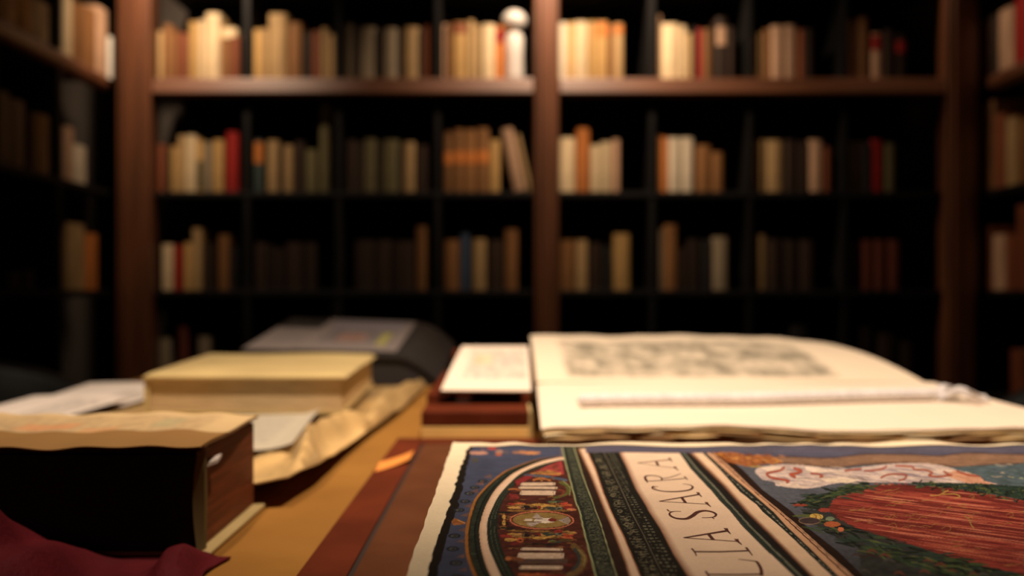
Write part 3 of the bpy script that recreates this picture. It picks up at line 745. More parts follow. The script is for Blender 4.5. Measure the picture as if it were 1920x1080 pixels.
# blue sky field inside the black border
b_out = [(879, 834), (870, 862), (859, 890), (850, 922), (838.7, 957.5), (833, 972), (818, 1016), (799.5, 1078), (797, 1086)]
b_in = [(884, 840), (880, 862), (871.5, 895), (864, 925), (857.5, 956), (845.5, 979), (833, 1028), (818, 1078), (816, 1086)]
wv = (vnoise(MMY/9, MMY*0+2, 5)-.5)*5
m_field = soft(QX+wv-edge(b_out))*soft(QY-835.5, 1)
put(m_field, INK, .3)
put(soft(QX+wv-edge(b_in))*soft(QY-837.5, 1), BLUE, .35, N_big*.6+N_mid*.4)
# top-left clouds and blossoms
for (x, y, rx, ry, c) in ((897, 849, 17, 3.2, (205, 150, 125)), (905, 841, 4, 2, (120, 90, 90)), (922, 840, 9, 3, (190, 70, 50)), (936, 846, 8, 3.5, (170, 130, 110)), (934, 852, 6, 3, (185, 95, 50)),
                          (890, 863, 7, 4, (80, 75, 55)), (990, 849, 24, 3.2, (190, 130, 85)), (1000, 850, 12, 2, (205, 140, 85)), (968, 849, 8, 2.5, (140, 100, 80)), (950, 848, 5, 3, (90, 80, 80))):
    poly(ellipse(x, y, rx, ry), c, .3, alpha=.8, wob=4)
# rosettes and small flames in the blue field
for (x, y) in ((905, 902), (890, 914), (880, 925), (872, 940), (861, 957), (852, 1006), (849, 1030), (855, 1056), (858, 1082)):
    k = (y-545)/430.
    poly(ellipse(x, y, 11*k, 4.2*k), (34, 38, 48), .3); poly(ellipse(x, y, 6.5*k, 2.4*k), (78, 80, 78), .3); poly(ellipse(x+1, y, 3.5*k, 1.2*k), (30, 34, 38), .2)
for (x, y) in ((915, 893), (900, 906), (890, 920), (878, 948), (871, 966), (866, 994), (863, 1015), (864, 1043), (868, 1068)):
    poly([(x-9, y+2), (x+6, y-4), (x+7, y+4)], (128, 86, 60), .4, alpha=.55)
poly([(846, 979), (852, 972), (872, 980), (873, 984), (850, 986)], (150, 92, 50), .4); stroke([(858, 976), (872, 982)], 1.5, (205, 150, 90))
# arch: gold line, green moulding, pink rib, green moulding
arch_g = [(1051, 855), (1005, 862), (960.6, 878), (942, 887), (913.7, 909), (892, 932.5), (884, 950), (876.5, 975), (872, 1002), (873, 1037), (881, 1064), (891, 1086)]
arch_o = [(1052, 857), (1015, 865), (976, 881), (953, 895), (929, 918), (914, 942), (908, 956), (902, 975), (898.6, 998), (902, 1028.5), (911, 1060), (923, 1086)]
arch_i = [(1053, 861.5), (1015, 871.5), (979, 887), (956, 906), (935.6, 929), (924, 951), (914.6, 975), (913, 998), (916, 1025), (927, 1053), (942, 1086)]
arch_l = [(1055, 867), (1022, 875), (982, 891), (961, 914), (942, 942), (934, 966.6), (933, 990), (936, 1011), (948, 1046), (969, 1086)]
line_g = [(1053, 838), (1059, 867), (1070, 909), (1079, 943.5), (1085.6, 957.5), (1091.7, 988), (1104, 1037), (1117, 1086)]
eg = edge(line_g); inb = soft(eg-QX)*soft(QY-838, 1)
def inside(a): return soft(QX-edge(a))*inb
put(inside(smooth_line(arch_g))*soft(QY-856, 1), (160, 104, 48), .25)
ga = edge(smooth_line(arch_g))
put(soft(QX-ga-5.5*(QY-545)/430)*inb*soft(QY-857, 1), (58, 38, 28), .2)
put(soft(QX-ga-7.5*(QY-545)/430)*inb*soft(QY-857.5, 1), GRN, .9, N_fine)
oa = edge(smooth_line(arch_o)); ia = edge(smooth_line(arch_i)); la = edge(smooth_line(arch_l))
u_m = (QX-ga)/np.maximum(oa-ga, 1)
put(inb*soft(QY-859, 1)*soft(oa-QX)*(np.abs(u_m-.68) < .05), (16, 20, 18), .2)
put(inb*soft(QY-861, 1)*soft(oa-QX)*(QX > ga+9)*(np.sin(MMY*2.1) > .55)*(u_m < .62), (74, 86, 66), .6, N_fine, alpha=.55)
put(soft(QX-oa)*inb*soft(QY-857.5, 1), PINK, .1, N_mid)
put(soft(QX-oa)*soft(ia-QX)*inb*np.clip(1-(QX-oa)/6, 0, 1), (196, 140, 108), .15, alpha=.55)
put(soft(QX-ia)*inb*soft(QY-862, 1), GRN, .8, N_fine)
put(inb*soft(QX-ia)*soft(la-QX)*soft(QY-862, 1)*(np.abs(np.sin((QX-ia)/np.maximum(la-ia, 1)*9)) < .28), (92, 100, 78), .5, N_fine, alpha=.6)
# lunette ground
put(soft(QX-la)*inb*soft(QY-866, 1), (78, 34, 26), .7, N_mid)
poly([(1053, 864), (1058, 890), (1040, 893), (1018, 890), (1005, 885), (1030, 872)], (160, 52, 56), .45)
poly([(992, 889), (1012, 886), (1030, 882), (1054, 888), (1050, 892), (1025, 891), (1005, 890)], (176, 118, 52), .5, wob=3)
stroke(smooth_line([(985, 892), (1010, 893), (1035, 896), (1062, 901)]), 4.5, (70, 86, 108), .3)
poly([(965, 902), (985, 893), (1000, 893), (985, 903), (970, 912)], (140, 36, 40), .4)
stroke(smooth_line([(1000, 901), (1012, 898), (1022, 899), (1032, 902)]), 3, (190, 110, 46), .3); stroke([(1010, 897), (1016, 902)], 2.2, (214, 150, 70))
def scrolls(rows):
    for (xa, ya, xb, yb, h) in rows:
        poly([(xa, ya-h/2), (xb, yb-h/2), (xb-1.5, yb+h/2), (xa-3, ya+h/2)], (214, 186, 158), .12)
        stroke([(xa, ya-h/2), (xb, yb-h/2)], .9, (60, 36, 28)); stroke([(xa-3, ya+h/2), (xb-1.5, yb+h/2)], 1.0, (60, 36, 28))
        stroke(ellipse(xb-2, yb, 3, h*.45, 12), .9, (80, 54, 44)); stroke(ellipse(xa-1, ya, 2, h*.4, 12), .8, (80, 54, 44))
scrolls([(978, 908.5, 1042, 908, 6.5), (974, 914.6, 1046, 915.5, 5.5), (977, 924, 1042, 924.5, 9.5)])
stroke(smooth_line([(954, 918), (962, 917), (978, 918)]), 2.2, (190, 110, 50)); stroke(smooth_line([(1050, 905), (1062, 912), (1064, 924), (1052, 930), (1040, 933)]), 5, (86, 88, 40), .4)
stroke(smooth_line([(1056, 903), (1068, 914), (1068, 928)]), 2.5, (120, 130, 70), .3)
stroke(smooth_line([(1046, 918), (1058, 922), (1050, 931)]), 2.2, (130, 60, 36))
poly([(955, 925), (975, 928), (972, 936), (955, 936)], (128, 34, 36), .5, N_fine)
# crowded olive-gold ornament rows (symmetric about the medallion)
def orn(rows):
    for (x, y, rx, ry, c) in rows: poly(ellipse(x, y, rx, ry, 18), c, .5, N_fine, wob=2.5)
OL, YE, RE, DK, TE, OR = (134, 94, 40), (186, 140, 58), (140, 40, 32), (30, 26, 24), (52, 62, 56), (178, 84, 36)
for sgn, yc in ((1, 975), ):
    for dy_, s in ((-1, 1), (1, 1)):
        def yy(o): return 975+dy_*o*(1.0 if dy_ < 0 else 1.18)
        orn([(1010, yy(27), 60, 3.0, OL), (965, yy(23), 14, 2.2, YE), (985, yy(24.5), 9, 3.2, DK), (1012, yy(29), 14, 2.4, YE), (1040, yy(35), 16, 1.8, TE), (1036, yy(33.5), 9, 1.4, (92, 108, 60)),
             (1020, yy(25), 22, 4.4, YE), (1004, yy(24), 5, 3.2, DK), (1011, yy(24), 3, 3, (120, 44, 28)), (1030, yy(22), 13, 3.6, TE), (1048, yy(22), 7, 2.6, (108, 112, 92)), (1048, yy(22), 4, 1.2, DK),
             (1062, yy(28), 12, 3.4, OR), (1066, yy(24), 10, 3.0, RE), (1058, yy(31), 8, 2.0, (186, 60, 40)), (1072, yy(20), 9, 2.0, (196, 120, 70)),
             (960, yy(30), 9, 2.6, RE), (975, yy(31), 10, 2.0, OR), (985, yy(19), 14, 2.8, (58, 30, 34)), (970, yy(17.5), 20, 2.0, OL), (1010, yy(18), 24, 2.0, OL), (1052, yy(18), 18, 1.6, OL),
             (942, yy(12), 6, 2.5, OL), (945, yy(5), 3.5, 5, YE), (938, yy(5), 3, 4, DK), (952, yy(6), 3, 4, DK), (948, yy(14), 16, 2.4, DK)])
        for k in range(7): stroke([(962+k*3.2, yy(26)), (964+k*3.2, yy(21))], .9, (196, 140, 96), alpha=.7)
orn([(948, 1006, 12, 3, RE), (957, 1013, 12, 3, YE), (975, 1014, 7, 4, OR), (975, 1014, 3, 1.8, DK), (965, 1020, 10, 3.4, (112, 34, 34)), (1020, 1021, 40, 2.2, DK), (1060, 1012, 14, 3, (84, 66, 34)), (1064, 1001, 11, 3, OR), (1046, 996, 8, 3, RE), (1070, 998, 9, 3, YE)])
for k in range(420):
    y = R_.uniform(872, 1084); xl = np.interp(y, [p[1] for p in arch_l], [p[0] for p in arch_l])+3; xr = np.interp(y, [p[1] for p in line_g], [p[0] for p in line_g])-5; x = R_.uniform(xl, max(xl+1, xr-14)); s_ = (y-545)/430
    stroke(smooth_line([(x, y), (x+R_.uniform(3, 8)*s_, y+R_.uniform(-2.5, 2.5)*s_), (x+R_.uniform(7, 15)*s_, y+R_.uniform(-2, 2)*s_)]), R_.uniform(.8, 2.0)*s_, R_.choice([(24, 18, 16), (40, 22, 18), (150, 104, 44), (116, 74, 34), (128, 34, 30), (54, 58, 40), (176, 120, 60), (30, 26, 26)]), alpha=.7, taper=True)
scrolls([(978, 908.5, 1042, 908, 6.5), (974, 914.6, 1046, 915.5, 5.5), (977, 924, 1042, 924.5, 9.5)])
# medallion with the dove
poly(ellipse(1016, 975, 61, 17.5), (196, 110, 74), .2); poly(ellipse(1016, 975, 58, 15.6), (92, 40, 30), .2); poly(ellipse(1016, 975, 55, 14.4), (146, 118, 58), .3)
for k in range(14):
    a = -.55+1.1*k/13; stroke([(1048, 975), (1048+20*math.cos(a), 975+13*math.sin(a))], 1.3, (196, 178, 160) if k % 2 else (86, 70, 70))
poly(ellipse(1020, 975.5, 20, 5.2), (222, 206, 186), .25, wob=3)
for k in range(9):
    a = 2.1+.11*k; stroke([(1018, 973), (1016-26*math.cos(a)*-1*.7, 973-13*math.sin(a))], 2.0, (206, 188, 170) if k % 2 else (120, 100, 96), taper=True)
    stroke([(1016, 978), (1006+26*math.cos(a)*.8, 978+11*math.sin(a))], 2.0, (214, 198, 180) if k % 2 else (120, 100, 96), taper=True)
poly(ellipse(990, 974.5, 9, 2.4), (216, 200, 180), .2); stroke([(979, 974), (985, 974)], 1.2, (160, 90, 50)); poly(ellipse(1036, 974.5, 8, 3.4), (120, 40, 32), .3)
# lower scrolls
scrolls([(978, 1030, 1056, 1030.5, 6), (972, 1042.5, 1058, 1042, 12), (976, 1064, 1056, 1064, 8)])
stroke([(975, 1053), (1060, 1053)], 9, (96, 74, 66), .3, alpha=.8)
stroke(smooth_line([(952, 1046), (968, 1048), (980, 1050)]), 6, (130, 72, 40), .4); poly(ellipse(953, 1048, 6, 4), (180, 104, 50), .3)
stroke(smooth_line([(1076, 1024), (1092, 1040), (1094, 1056), (1080, 1072), (1066, 1080)]), 12, (112, 84, 42), .4)
stroke(smooth_line([(1078, 1030), (1086, 1044), (1084, 1058), (1074, 1068)]), 6, (52, 62, 60), .3)
stroke(smooth_line([(1084, 1030), (1096, 1044), (1094, 1060)]), 2, (140, 130, 70), .3)
orn([(1000, 1078, 30, 3, OR), (1040, 1080, 24, 3, RE)])
# upright mouldings
put(soft(QX-eg)*soft(QY-838, 1), (150, 158, 112), .2)
put(soft(QX-eg-3.2*(QY-545)/430)*soft(QY-838, 1), (36, 42, 38), .7, N_fine)
hat = np.sin(MMY*3.1+2.2*N_fine*6) > .35
thin1 = [(1076, 838), (1093.5, 895), (1110.6, 940), (1117, 957.5), (1125, 977), (1142.5, 1035.6), (1158, 1086)]
t1 = edge(thin1)
put(soft(QX-eg-9)*soft(t1-4-QX)*hat*soft(QY-840, 1), (112, 116, 88), .8, N_fine, alpha=.55)
put(soft(QX-t1+1.2)*soft(QY-838, 1), (146, 150, 108), .25)
put(soft(QX-t1-1.2)*soft(QY-838, 1), (44, 28, 22), .4)
p1l = [(1082, 838), (1106, 890), (1125, 938), (1146, 988), (1171, 1053), (1181, 1086)]
p1r = [(1098, 838), (1117, 878), (1133, 925), (1147.5, 959), (1171, 1005.5), (1204, 1086)]
e1l, e1r = edge(p1l), edge(p1r)
put(soft(QX-e1l, 3)*soft(QY-841, 2), (140, 92, 66), .2); put(soft(QX-e1l-4, 6)*soft(QY-841, 2), PINK, .1, N_big); put(soft(QX-e1r+2.5, 2)*soft(QY-841, 1), (160, 108, 80), .2)
put(soft(QX-e1r)*soft(QY-841, 1), (26, 26, 22), .5, N_fine)
midl = [(1128, 841), (1139, 862), (1162.5, 912), (1183, 957.5), (1206, 1000), (1227.5, 1046), (1248, 1086)]
crl = [(1157, 841), (1173, 871.6), (1192, 917), (1211, 948), (1215.6, 957.5), (1238, 991), (1263, 1039), (1293, 1086)]
em, ec = edge(midl), edge(crl)
blk = (np.sin(MMY*1.15) > .1)*(np.sin(GX*2600+N_fine*3) > -.4)
put(soft(QX-em-4)*soft(ec-10-QX)*blk*(N_fine > .42)*soft(QY-844, 1), (104, 102, 82), .7, N_fine, alpha=.75)
put(soft(QX-e1r-8)*soft(em-6-QX)*(np.sin(MMY*1.5+N_mid*9) > .5)*(N_fine > .5)*soft(QY-844, 1), (118, 114, 92), .6, N_fine, alpha=.6)
put(np.clip(1.5-np.abs(QX-em), 0, 1)*soft(QY-841, 1), (96, 90, 74), .3)
for k in range(17):                                          # little chased figures along the band
    y = 862+k*13.5; 
    xx = float(np.interp(y, [p[1] for p in p1r], [p[0] for p in p1r]))*.45+float(np.interp(y, [p[1] for p in midl], [p[0] for p in midl]))*.55; s = (y-545)/430.
    for q in range(3):
        stroke(ellipse(xx+R_.uniform(-6, 6)*s, y+R_.uniform(-3, 3), R_.uniform(3, 7)*s, R_.uniform(1.5, 3.5)*s, 10, R_.uniform(0, 2), R_.uniform(3, 6)), 1.0, (126, 118, 92), alpha=.8)
# title strip
crr = [(1266, 841), (1273, 848), (1294, 878), (1334, 920), (1350, 940), (1369, 959), (1392, 988), (1436, 1032), (1453, 1046), (1494, 1086)]
er = edge(crr)
put(soft(QX-ec, 3)*soft(QY-849, 1), (150, 104, 80), .2); put(np.clip((QX-ec)/(14*(QY-545)/430), 0, 1)*soft(QY-849, 1), (232, 204, 176), .07, N_big)
# mouldings right of the title
put(soft(QX-er)*soft(QY-846, 1), (60, 62, 56), .5, N_fine)
p2l = [(1287, 841), (1295, 850), (1319, 875), (1356, 910.6), (1391, 951), (1400, 954+8), (1439, 1000), (1487.5, 1048), (1526, 1086)]
p2r = [(1311, 841), (1321, 853), (1351, 882.5), (1387, 921.6), (1419, 947), (1429, 959), (1478, 1002.5), (1566, 1086)]
e2l, e2r = edge(p2l), edge(p2r)
w3 = (QX-er)/np.maximum(e2l-er, 1)
put(soft(QX-er-2)*soft(QY-846, 1)*(w3 > .12), (42, 52, 46), .4, N_fine); put((np.abs(w3-.42) < .07)*soft(QY-846, 1), (120, 118, 100), .3, N_fine, alpha=.75); put((w3 > .55)*soft(QX-er)*soft(QY-846, 1), (30, 26, 24), .3)
put(soft(QX-e2l, 5)*soft(QY-847, 1), (128, 84, 62), .2); put(soft(QX-e2l-6, 8)*soft(QY-847, 1), (230, 198, 166), .1, N_big); put(soft(QX-e2r)*soft(QY-847, 1), (36, 42, 38), .5, N_fine)
p3l = [(1318, 841), (1329, 853), (1367, 889), (1407.5, 922), (1451, 961), (1475, 988), (1525, 1035), (1578, 1086)]
p3r = [(1328, 841), (1340, 851), (1371.6, 878), (1407.5, 912), (1462, 957), (1497, 987), (1548, 1034), (1607, 1086)]
p5r = [(1344, 841), (1360, 855), (1392, 881), (1429, 918), (1461, 941.6), (1484, 959), (1516, 991.6), (1572, 1035), (1626, 1086)]
e3l, e3r, e5 = edge(p3l), edge(p3r), edge(p5r)
put(((np.abs((QX-e2r)/np.maximum(e3l-e2r, 1)-.5) < .1))*(N_fine > .5)*soft(QY-847, 1), (140, 136, 120), .4, N_fine, alpha=.8)
put(soft(QX-e3l, 2)*soft(QY-847, 1), (206, 160, 124), .15); w5 = (QX-e3l)/np.maximum(e3r-e3l, 1)
put((np.abs(w5-.62) < .07)*soft(QY-847, 1), (60, 32, 28), .3); put((np.abs(w5-.86) < .05)*soft(QY-847, 1), (96, 62, 60), .3, alpha=.7)
put(soft(QX-e3r)*soft(QY-847, 1), (38, 24, 18), .4)
# scene right of the mouldings
put(soft(QX-e5, 2)*soft(QY-838, 1), (84, 88, 98), .3, N_big*.5+N_mid*.5)
put((QX > e5)*(QY < 858)*soft(QY-838, 1)*soft(QX-1300, 1), (80, 80, 100), .25, N_big)
put((QX > 1040)*(QY > 837)*(QY < 848.5)*(QX > ec*0+1098)*soft(848.5-QY, 1.2), (84, 82, 100), .2, N_big)
hf = np.clip((QY-930)/150, 0, 1)
put((QX > e5)*hf, (56, 56, 58), .5, N_mid, alpha=.8)
poly([(1455, 856), (1500, 857), (1560, 858.5), (1620, 852), (1700, 851.5), (1760, 855), (1820, 850), (1960, 852), (2100, 851), (2100, 866), (1960, 866), (1850, 872), (1800, 876), (1740, 870), (1690, 867), (1620, 871), (1570, 875), (1510, 872), (1470, 868)], (132, 100, 78), .35, wob=2)
stroke(smooth_line([(1455, 856), (1500, 857), (1560, 858.5), (1620, 852), (1700, 851.5), (1760, 855), (1820, 850), (1960, 852), (2100, 851)]), 1.8, (66, 42, 36))
stroke(smooth_line([(1470, 868), (1510, 872), (1570, 875), (1620, 870), (1690, 867), (1740, 870), (1800, 876), (1850, 872), (1960, 866)]), 2, (84, 60, 44))
for k in range(10):
    y = 858+k*1.2; stroke(smooth_line([(1480+R_.uniform(0, 400), y), (1560+R_.uniform(0, 300), y+2), (1700+R_.uniform(0, 250), y-1)]), .9, (168, 128, 98) if k % 2 else (96, 70, 52), alpha=.6)
# gold capital
poly([(1338, 848), (1380, 848), (1392, 853), (1440, 853), (1456, 858), (1470, 868), (1440, 870), (1400, 876), (1370, 868), (1352, 858)], (150, 88, 42), .6, N_fine, wob=3)
for k in range(40):
    x = R_.uniform(1342, 1460); y = R_.uniform(849, 869)+max(0, (x-1400)*.05); stroke(smooth_line([(x, y), (x+R_.uniform(2, 10), y+R_.uniform(-2, 3)), (x+R_.uniform(4, 14), y+R_.uniform(0, 5))]), 1.8, R_.choice([(206, 150, 66), (120, 62, 34), (90, 50, 30), (190, 120, 52)]), alpha=.85, taper=True)
for k in range(6): stroke([(1404+k*4, 874+(k % 2)*2), (1412+k*4, 876)], 1.8, (176, 140, 60), alpha=.8)
# billowing drapery with ribbons
dr = [(1415, 886), (1418, 880), (1428, 876), (1445, 873), (1478, 870), (1507, 872), (1540, 876), (1570, 880), (1600, 877), (1640, 872), (1690, 868), (1740, 869), (1770, 874), (1800, 884), (1830, 892), (1846, 902), (1870, 908), (1800, 906), (1740, 905), (1690, 904), (1640, 904), (1600, 902), (1560, 908), (1535, 914), (1510, 917), (1480, 915), (1455, 911), (1452, 905), (1430, 900)]
poly(dr, (196, 176, 168), .35, N_mid, wob=2)
for k in range(120):
    x = R_.uniform(1425, 1800); y = R_.uniform(874, 903); l = R_.uniform(20, 60); c = R_.choice([(226, 204, 184), (214, 190, 170), (120, 104, 124), (150, 134, 140), (98, 86, 100)])
    stroke(smooth_line([(x, y), (x+l*.5, y+R_.uniform(0, 5)), (x+l, y+R_.uniform(2, 9))]), R_.uniform(1.2, 3.5), c, alpha=.55, taper=True)
for pts, c in ((([1428, 878], [1450, 874], [1475, 878], [1465, 884], [1440, 886]), (226, 206, 186)), (([1508, 874], [1540, 878], [1560, 884], [1530, 888], [1512, 882]), (228, 208, 188)), (([1540, 898], [1580, 895], [1615, 899], [1590, 906], [1550, 905]), (226, 206, 180)), (([1460, 906], [1500, 910], [1520, 915], [1490, 915], [1465, 911]), (224, 202, 180))):
    poly(pts, c, .15, alpha=.85, wob=3)
poly([(1790, 882), (1835, 892), (1846, 902), (1866, 908), (1810, 905), (1770, 890)], (206, 140, 100), .3, alpha=.8, wob=2)
RB = (166, 74, 48)
for pts, wd in (([(1470, 877), (1462, 883), (1442, 887), (1438, 890), (1445, 896), (1462, 899), (1478, 902), (1476, 905)], 4), ([(1490, 879), (1502, 883), (1494, 888), (1482, 890), (1490, 895)], 5), ([(1521, 888), (1535, 889), (1542, 893), (1538, 895)], 3.5),
                ([(1585, 882), (1600, 880), (1614, 879)], 3.2), ([(1622, 882), (1640, 881), (1655, 878), (1662, 874)], 3), ([(1652, 895), (1665, 889), (1685, 888), (1699, 890), (1696, 897), (1686, 900)], 3),
                ([(1680, 873), (1710, 875), (1715, 880), (1735, 881), (1748, 886), (1742, 891), (1760, 893), (1782, 891)], 3), ([(1770, 884), (1778, 889), (1784, 891)], 3), ([(1795, 884), (1815, 891), (1840, 893), (1850, 890)], 3)):
    stroke(smooth_line(pts), wd+.8, (96, 40, 32), alpha=.8); stroke(smooth_line(pts), wd-.6, RB, .3)
# teal water and rocks at the far right
poly([(1776, 876), (1800, 876), (1850, 873), (1960, 867), (2100, 862), (2100, 915), (1960, 914), (1880, 909), (1850, 900), (1830, 890)], (74, 92, 98), .5, N_mid, wob=4)
for k in range(90):
    x = R_.uniform(1845, 2080); y = R_.uniform(870, 908); l = R_.uniform(6, 26)
    stroke(smooth_line([(x, y), (x+l*.5, y+R_.uniform(-2, 2)), (x+l, y+R_.uniform(-1, 3))]), R_.uniform(1, 2.6), R_.choice([(150, 158, 120), (52, 74, 66), (190, 174, 150), (60, 66, 92), (110, 128, 120), (58, 88, 58)]), alpha=.75, taper=True)
# red cartouche
oval_t = [(1552, 950), (1560, 938), (1580, 925), (1610, 913), (1640, 909), (1700, 908), (1780, 914), (1860, 927), (1920, 938), (2000, 956), (2100, 984)]
oval_b = [(2100, 1120), (2000, 1098), (1920, 1080), (1860, 1066), (1780, 1045), (1700, 1021), (1640, 1003), (1600, 988), (1570, 975), (1555, 960)]
strk = vnoise(MMX/60, (QY-.115*(QX-1600))/3.2, 21)*.6+vnoise(MMX/35, (QY-.115*(QX-1600))/1.5, 22)*.4
poly(oval_t+oval_b, (128, 46, 36), .8, strk)
def oval_put(mask, col, alpha): 
    pass
for k in range(330):
    x = R_.uniform(1556, 2050); y0_ = np.interp(x, [p[0] for p in oval_t], [p[1] for p in oval_t]); y1_ = np.interp(x, [p[0] for p in oval_b][::-1], [p[1] for p in oval_b][::-1])
    y = R_.uniform(y0_+3, y1_-5); l = R_.uniform(40, 150); l = min(l, 2090-x)
    yend = y+l*.115*(1+.25*(y-930)/100)
    if yend > np.interp(x+l, [p[0] for p in oval_b][::-1], [p[1] for p in oval_b][::-1])-2: continue
    if y+0 < y0_+3 or yend < np.interp(x+l, [p[0] for p in oval_t], [p[1] for p in oval_t])+2: continue
    stroke([(x, y), (x+l, yend)], R_.uniform(.9, 2.6), R_.choice([(196, 104, 76), (184, 90, 62), (96, 24, 22), (112, 30, 28), (206, 120, 92), (84, 18, 22)]), alpha=.75, taper=True)
GO = (166, 124, 54)
for k in range(42):                                          # gold flourish script on the red ground
    x = R_.uniform(1600, 1990); y0_ = np.interp(x, [p[0] for p in oval_t], [p[1] for p in oval_t]); y1_ = np.interp(x, [p[0] for p in oval_b][::-1], [p[1] for p in oval_b][::-1])
    y = R_.uniform(y0_+8, max(y0_+9, y1_-14)); s = R_.uniform(.6, 1.2)*(y-545)/420
    p = [(x, y), (x+8*s, y-3*s), (x+18*s, y-1*s), (x+24*s, y-6*s), (x+34*s, y-4*s)] if k % 3 else [(x, y), (x+12*s, y-5*s), (x+16*s, y+1*s), (x+8*s, y+5*s), (x+20*s, y+6*s)]
    if k % 4 == 1: p = [(x, y), (x-14*s, y+3*s), (x+6*s, y+1*s), (x+18*s, y-4*s)]
    stroke(smooth_line(p), 1.0, GO, alpha=.6)
stroke(smooth_line([(1745, 929), (1760, 928), (1778, 919), (1766, 926), (1790, 926), (1800, 931), (1790, 934)]), 1.8, (176, 134, 56))
stroke(smooth_line([(1810, 968), (1818, 974), (1820, 982), (1826, 990)]), 2, (150, 120, 58))
# wreath of leaves
LG = [(38, 54, 34), (58, 76, 44), (26, 36, 28), (84, 94, 50), (44, 62, 52), (20, 28, 22)]
def leaf_at(x, y, ang, l, wd):
    dx, dy = math.cos(ang)*l, math.sin(ang)*l*.45
    stroke(smooth_line([(x, y), (x+dx*.5-dy*.2, y+dy*.5-abs(dx)*.03), (x+dx, y+dy)]), wd, R_.choice(LG), alpha=.95, taper=True)
poly([(1488, 945), (1520, 930), (1560, 922), (1600, 909), (1625, 906), (1610, 914), (1580, 926), (1560, 940), (1550, 955), (1520, 955)], (40, 48, 38), .6, N_fine, wob=6)
for k in range(110):
    t = R_.random(); x = lerp(1505, 1635, t)+R_.uniform(-16, 8); y = lerp(944, 908, t**.85)+R_.uniform(-5, 8); leaf_at(x, y, R_.choice([3.0, 2.6, 3.6, -.4, .5, 5.8])+R_.uniform(-.3, .3), R_.uniform(12, 30), R_.uniform(2, 4.5))
poly([(1720, 903), (1760, 904), (1830, 906), (1920, 912), (2100, 928), (2100, 980), (1990, 952), (1920, 938), (1870, 928), (1800, 917), (1760, 911), (1720, 907)], (38, 56, 46), .6, N_fine, wob=4)
for k in range(170):
    t = R_.random(); x = lerp(1715, 2060, t); y = lerp(905, 935, t)+R_.uniform(-3, 3+12*min(1, t*2)); leaf_at(x, y, R_.uniform(0, 6.28), R_.uniform(8, 20), R_.uniform(2, 4))
for k in range(14): stroke([(1640+k*6, 907+R_.uniform(-2, 2)), (1648+k*6, 908)], 2.4, R_.choice([(150, 60, 40), (50, 60, 40), (180, 110, 60)]), alpha=.8, taper=True)
poly([(1500, 955), (1550, 958), (1580, 975), (1610, 992), (1660, 1004), (1700, 1018), (1780, 1044), (1860, 1066), (1960, 1092), (1960, 1100), (1620, 1100), (1610, 1030), (1560, 1005), (1530, 985)], (46, 48, 42), .6, N_mid, wob=8, alpha=.85)
for k in range(230):
    t = R_.random()**.8; x = lerp(1520, 1930, t)+R_.uniform(-14, 14); yb_ = np.interp(x, [1520, 1560, 1600, 1700, 1780, 1860, 1930], [962, 978, 994, 1023, 1047, 1068, 1086]); y = yb_+R_.uniform(-2, 34)
    leaf_at(x, y, R_.choice([.4, .8, 3.4, 3.8, .1])+R_.uniform(-.4, .4), R_.uniform(18, 55), R_.uniform(2.5, 6))
for pts, c in ((ellipse(1528, 967, 9, 4.5), (196, 158, 60)), (ellipse(1537, 969, 6, 4.5), (206, 170, 76)), (ellipse(1556, 972.5, 9, 3.8), (120, 134, 104)), (ellipse(1518, 977, 20, 6.5), (66, 52, 54)), (ellipse(1560, 983, 16, 5.5), (176, 88, 44)), (ellipse(1577, 993, 6, 4.5), (190, 100, 60)), (ellipse(1545, 956, 11, 4.5), (150, 58, 44)), (ellipse(1500, 947, 14, 2.4), (150, 62, 42))):
    poly(pts, c, .35, wob=2)
stroke(ellipse(1518, 977, 20, 6.5, 30), 1.2, (140, 110, 80)); stroke(smooth_line([(1526, 964), (1531, 968), (1528, 972)]), 1, (96, 60, 30)); stroke(smooth_line([(1535, 965), (1540, 970), (1537, 973)]), 1, (96, 60, 30))
for k in range(26):
    x = R_.uniform(1590, 1915); y = R_.uniform(1035, 1084)
    if y < np.interp(x, [1560, 1700, 1780, 1860, 1930], [1000, 1045, 1066, 1082, 1095]): continue
    stroke(smooth_line([(x, y), (x+10, y-4), (x+22, y+2)]), R_.uniform(3, 7), R_.choice([(112, 58, 40), (70, 34, 28), (124, 62, 40), (84, 80, 76)]), alpha=.6, taper=True)
# thin dark printed rule along the top of the picture
put(np.clip(1.0-np.abs(QY-836)/1.0, 0, 1)*(QX > 879), (30, 26, 22), .2)

# worn, slightly dulled pigments with engraved texture in the scene and the lunette
reg = np.clip(soft(QX-e5)*soft(QY-838, 1)+soft(QX-la)*inb*soft(QY-866, 1), 0, 1)
lum = IMG@np.array([.3, .59, .11], np.float32)
dull = (IMG*.90+lum[..., None]*np.array([.11, .10, .09], np.float32))*(.62+.62*N_fine+.12*np.sin(MMY*4.2+N_mid*5))[..., None]*1.10
IMG = (IMG*(1-reg[..., None])+dull*reg[..., None]).astype(np.float32)
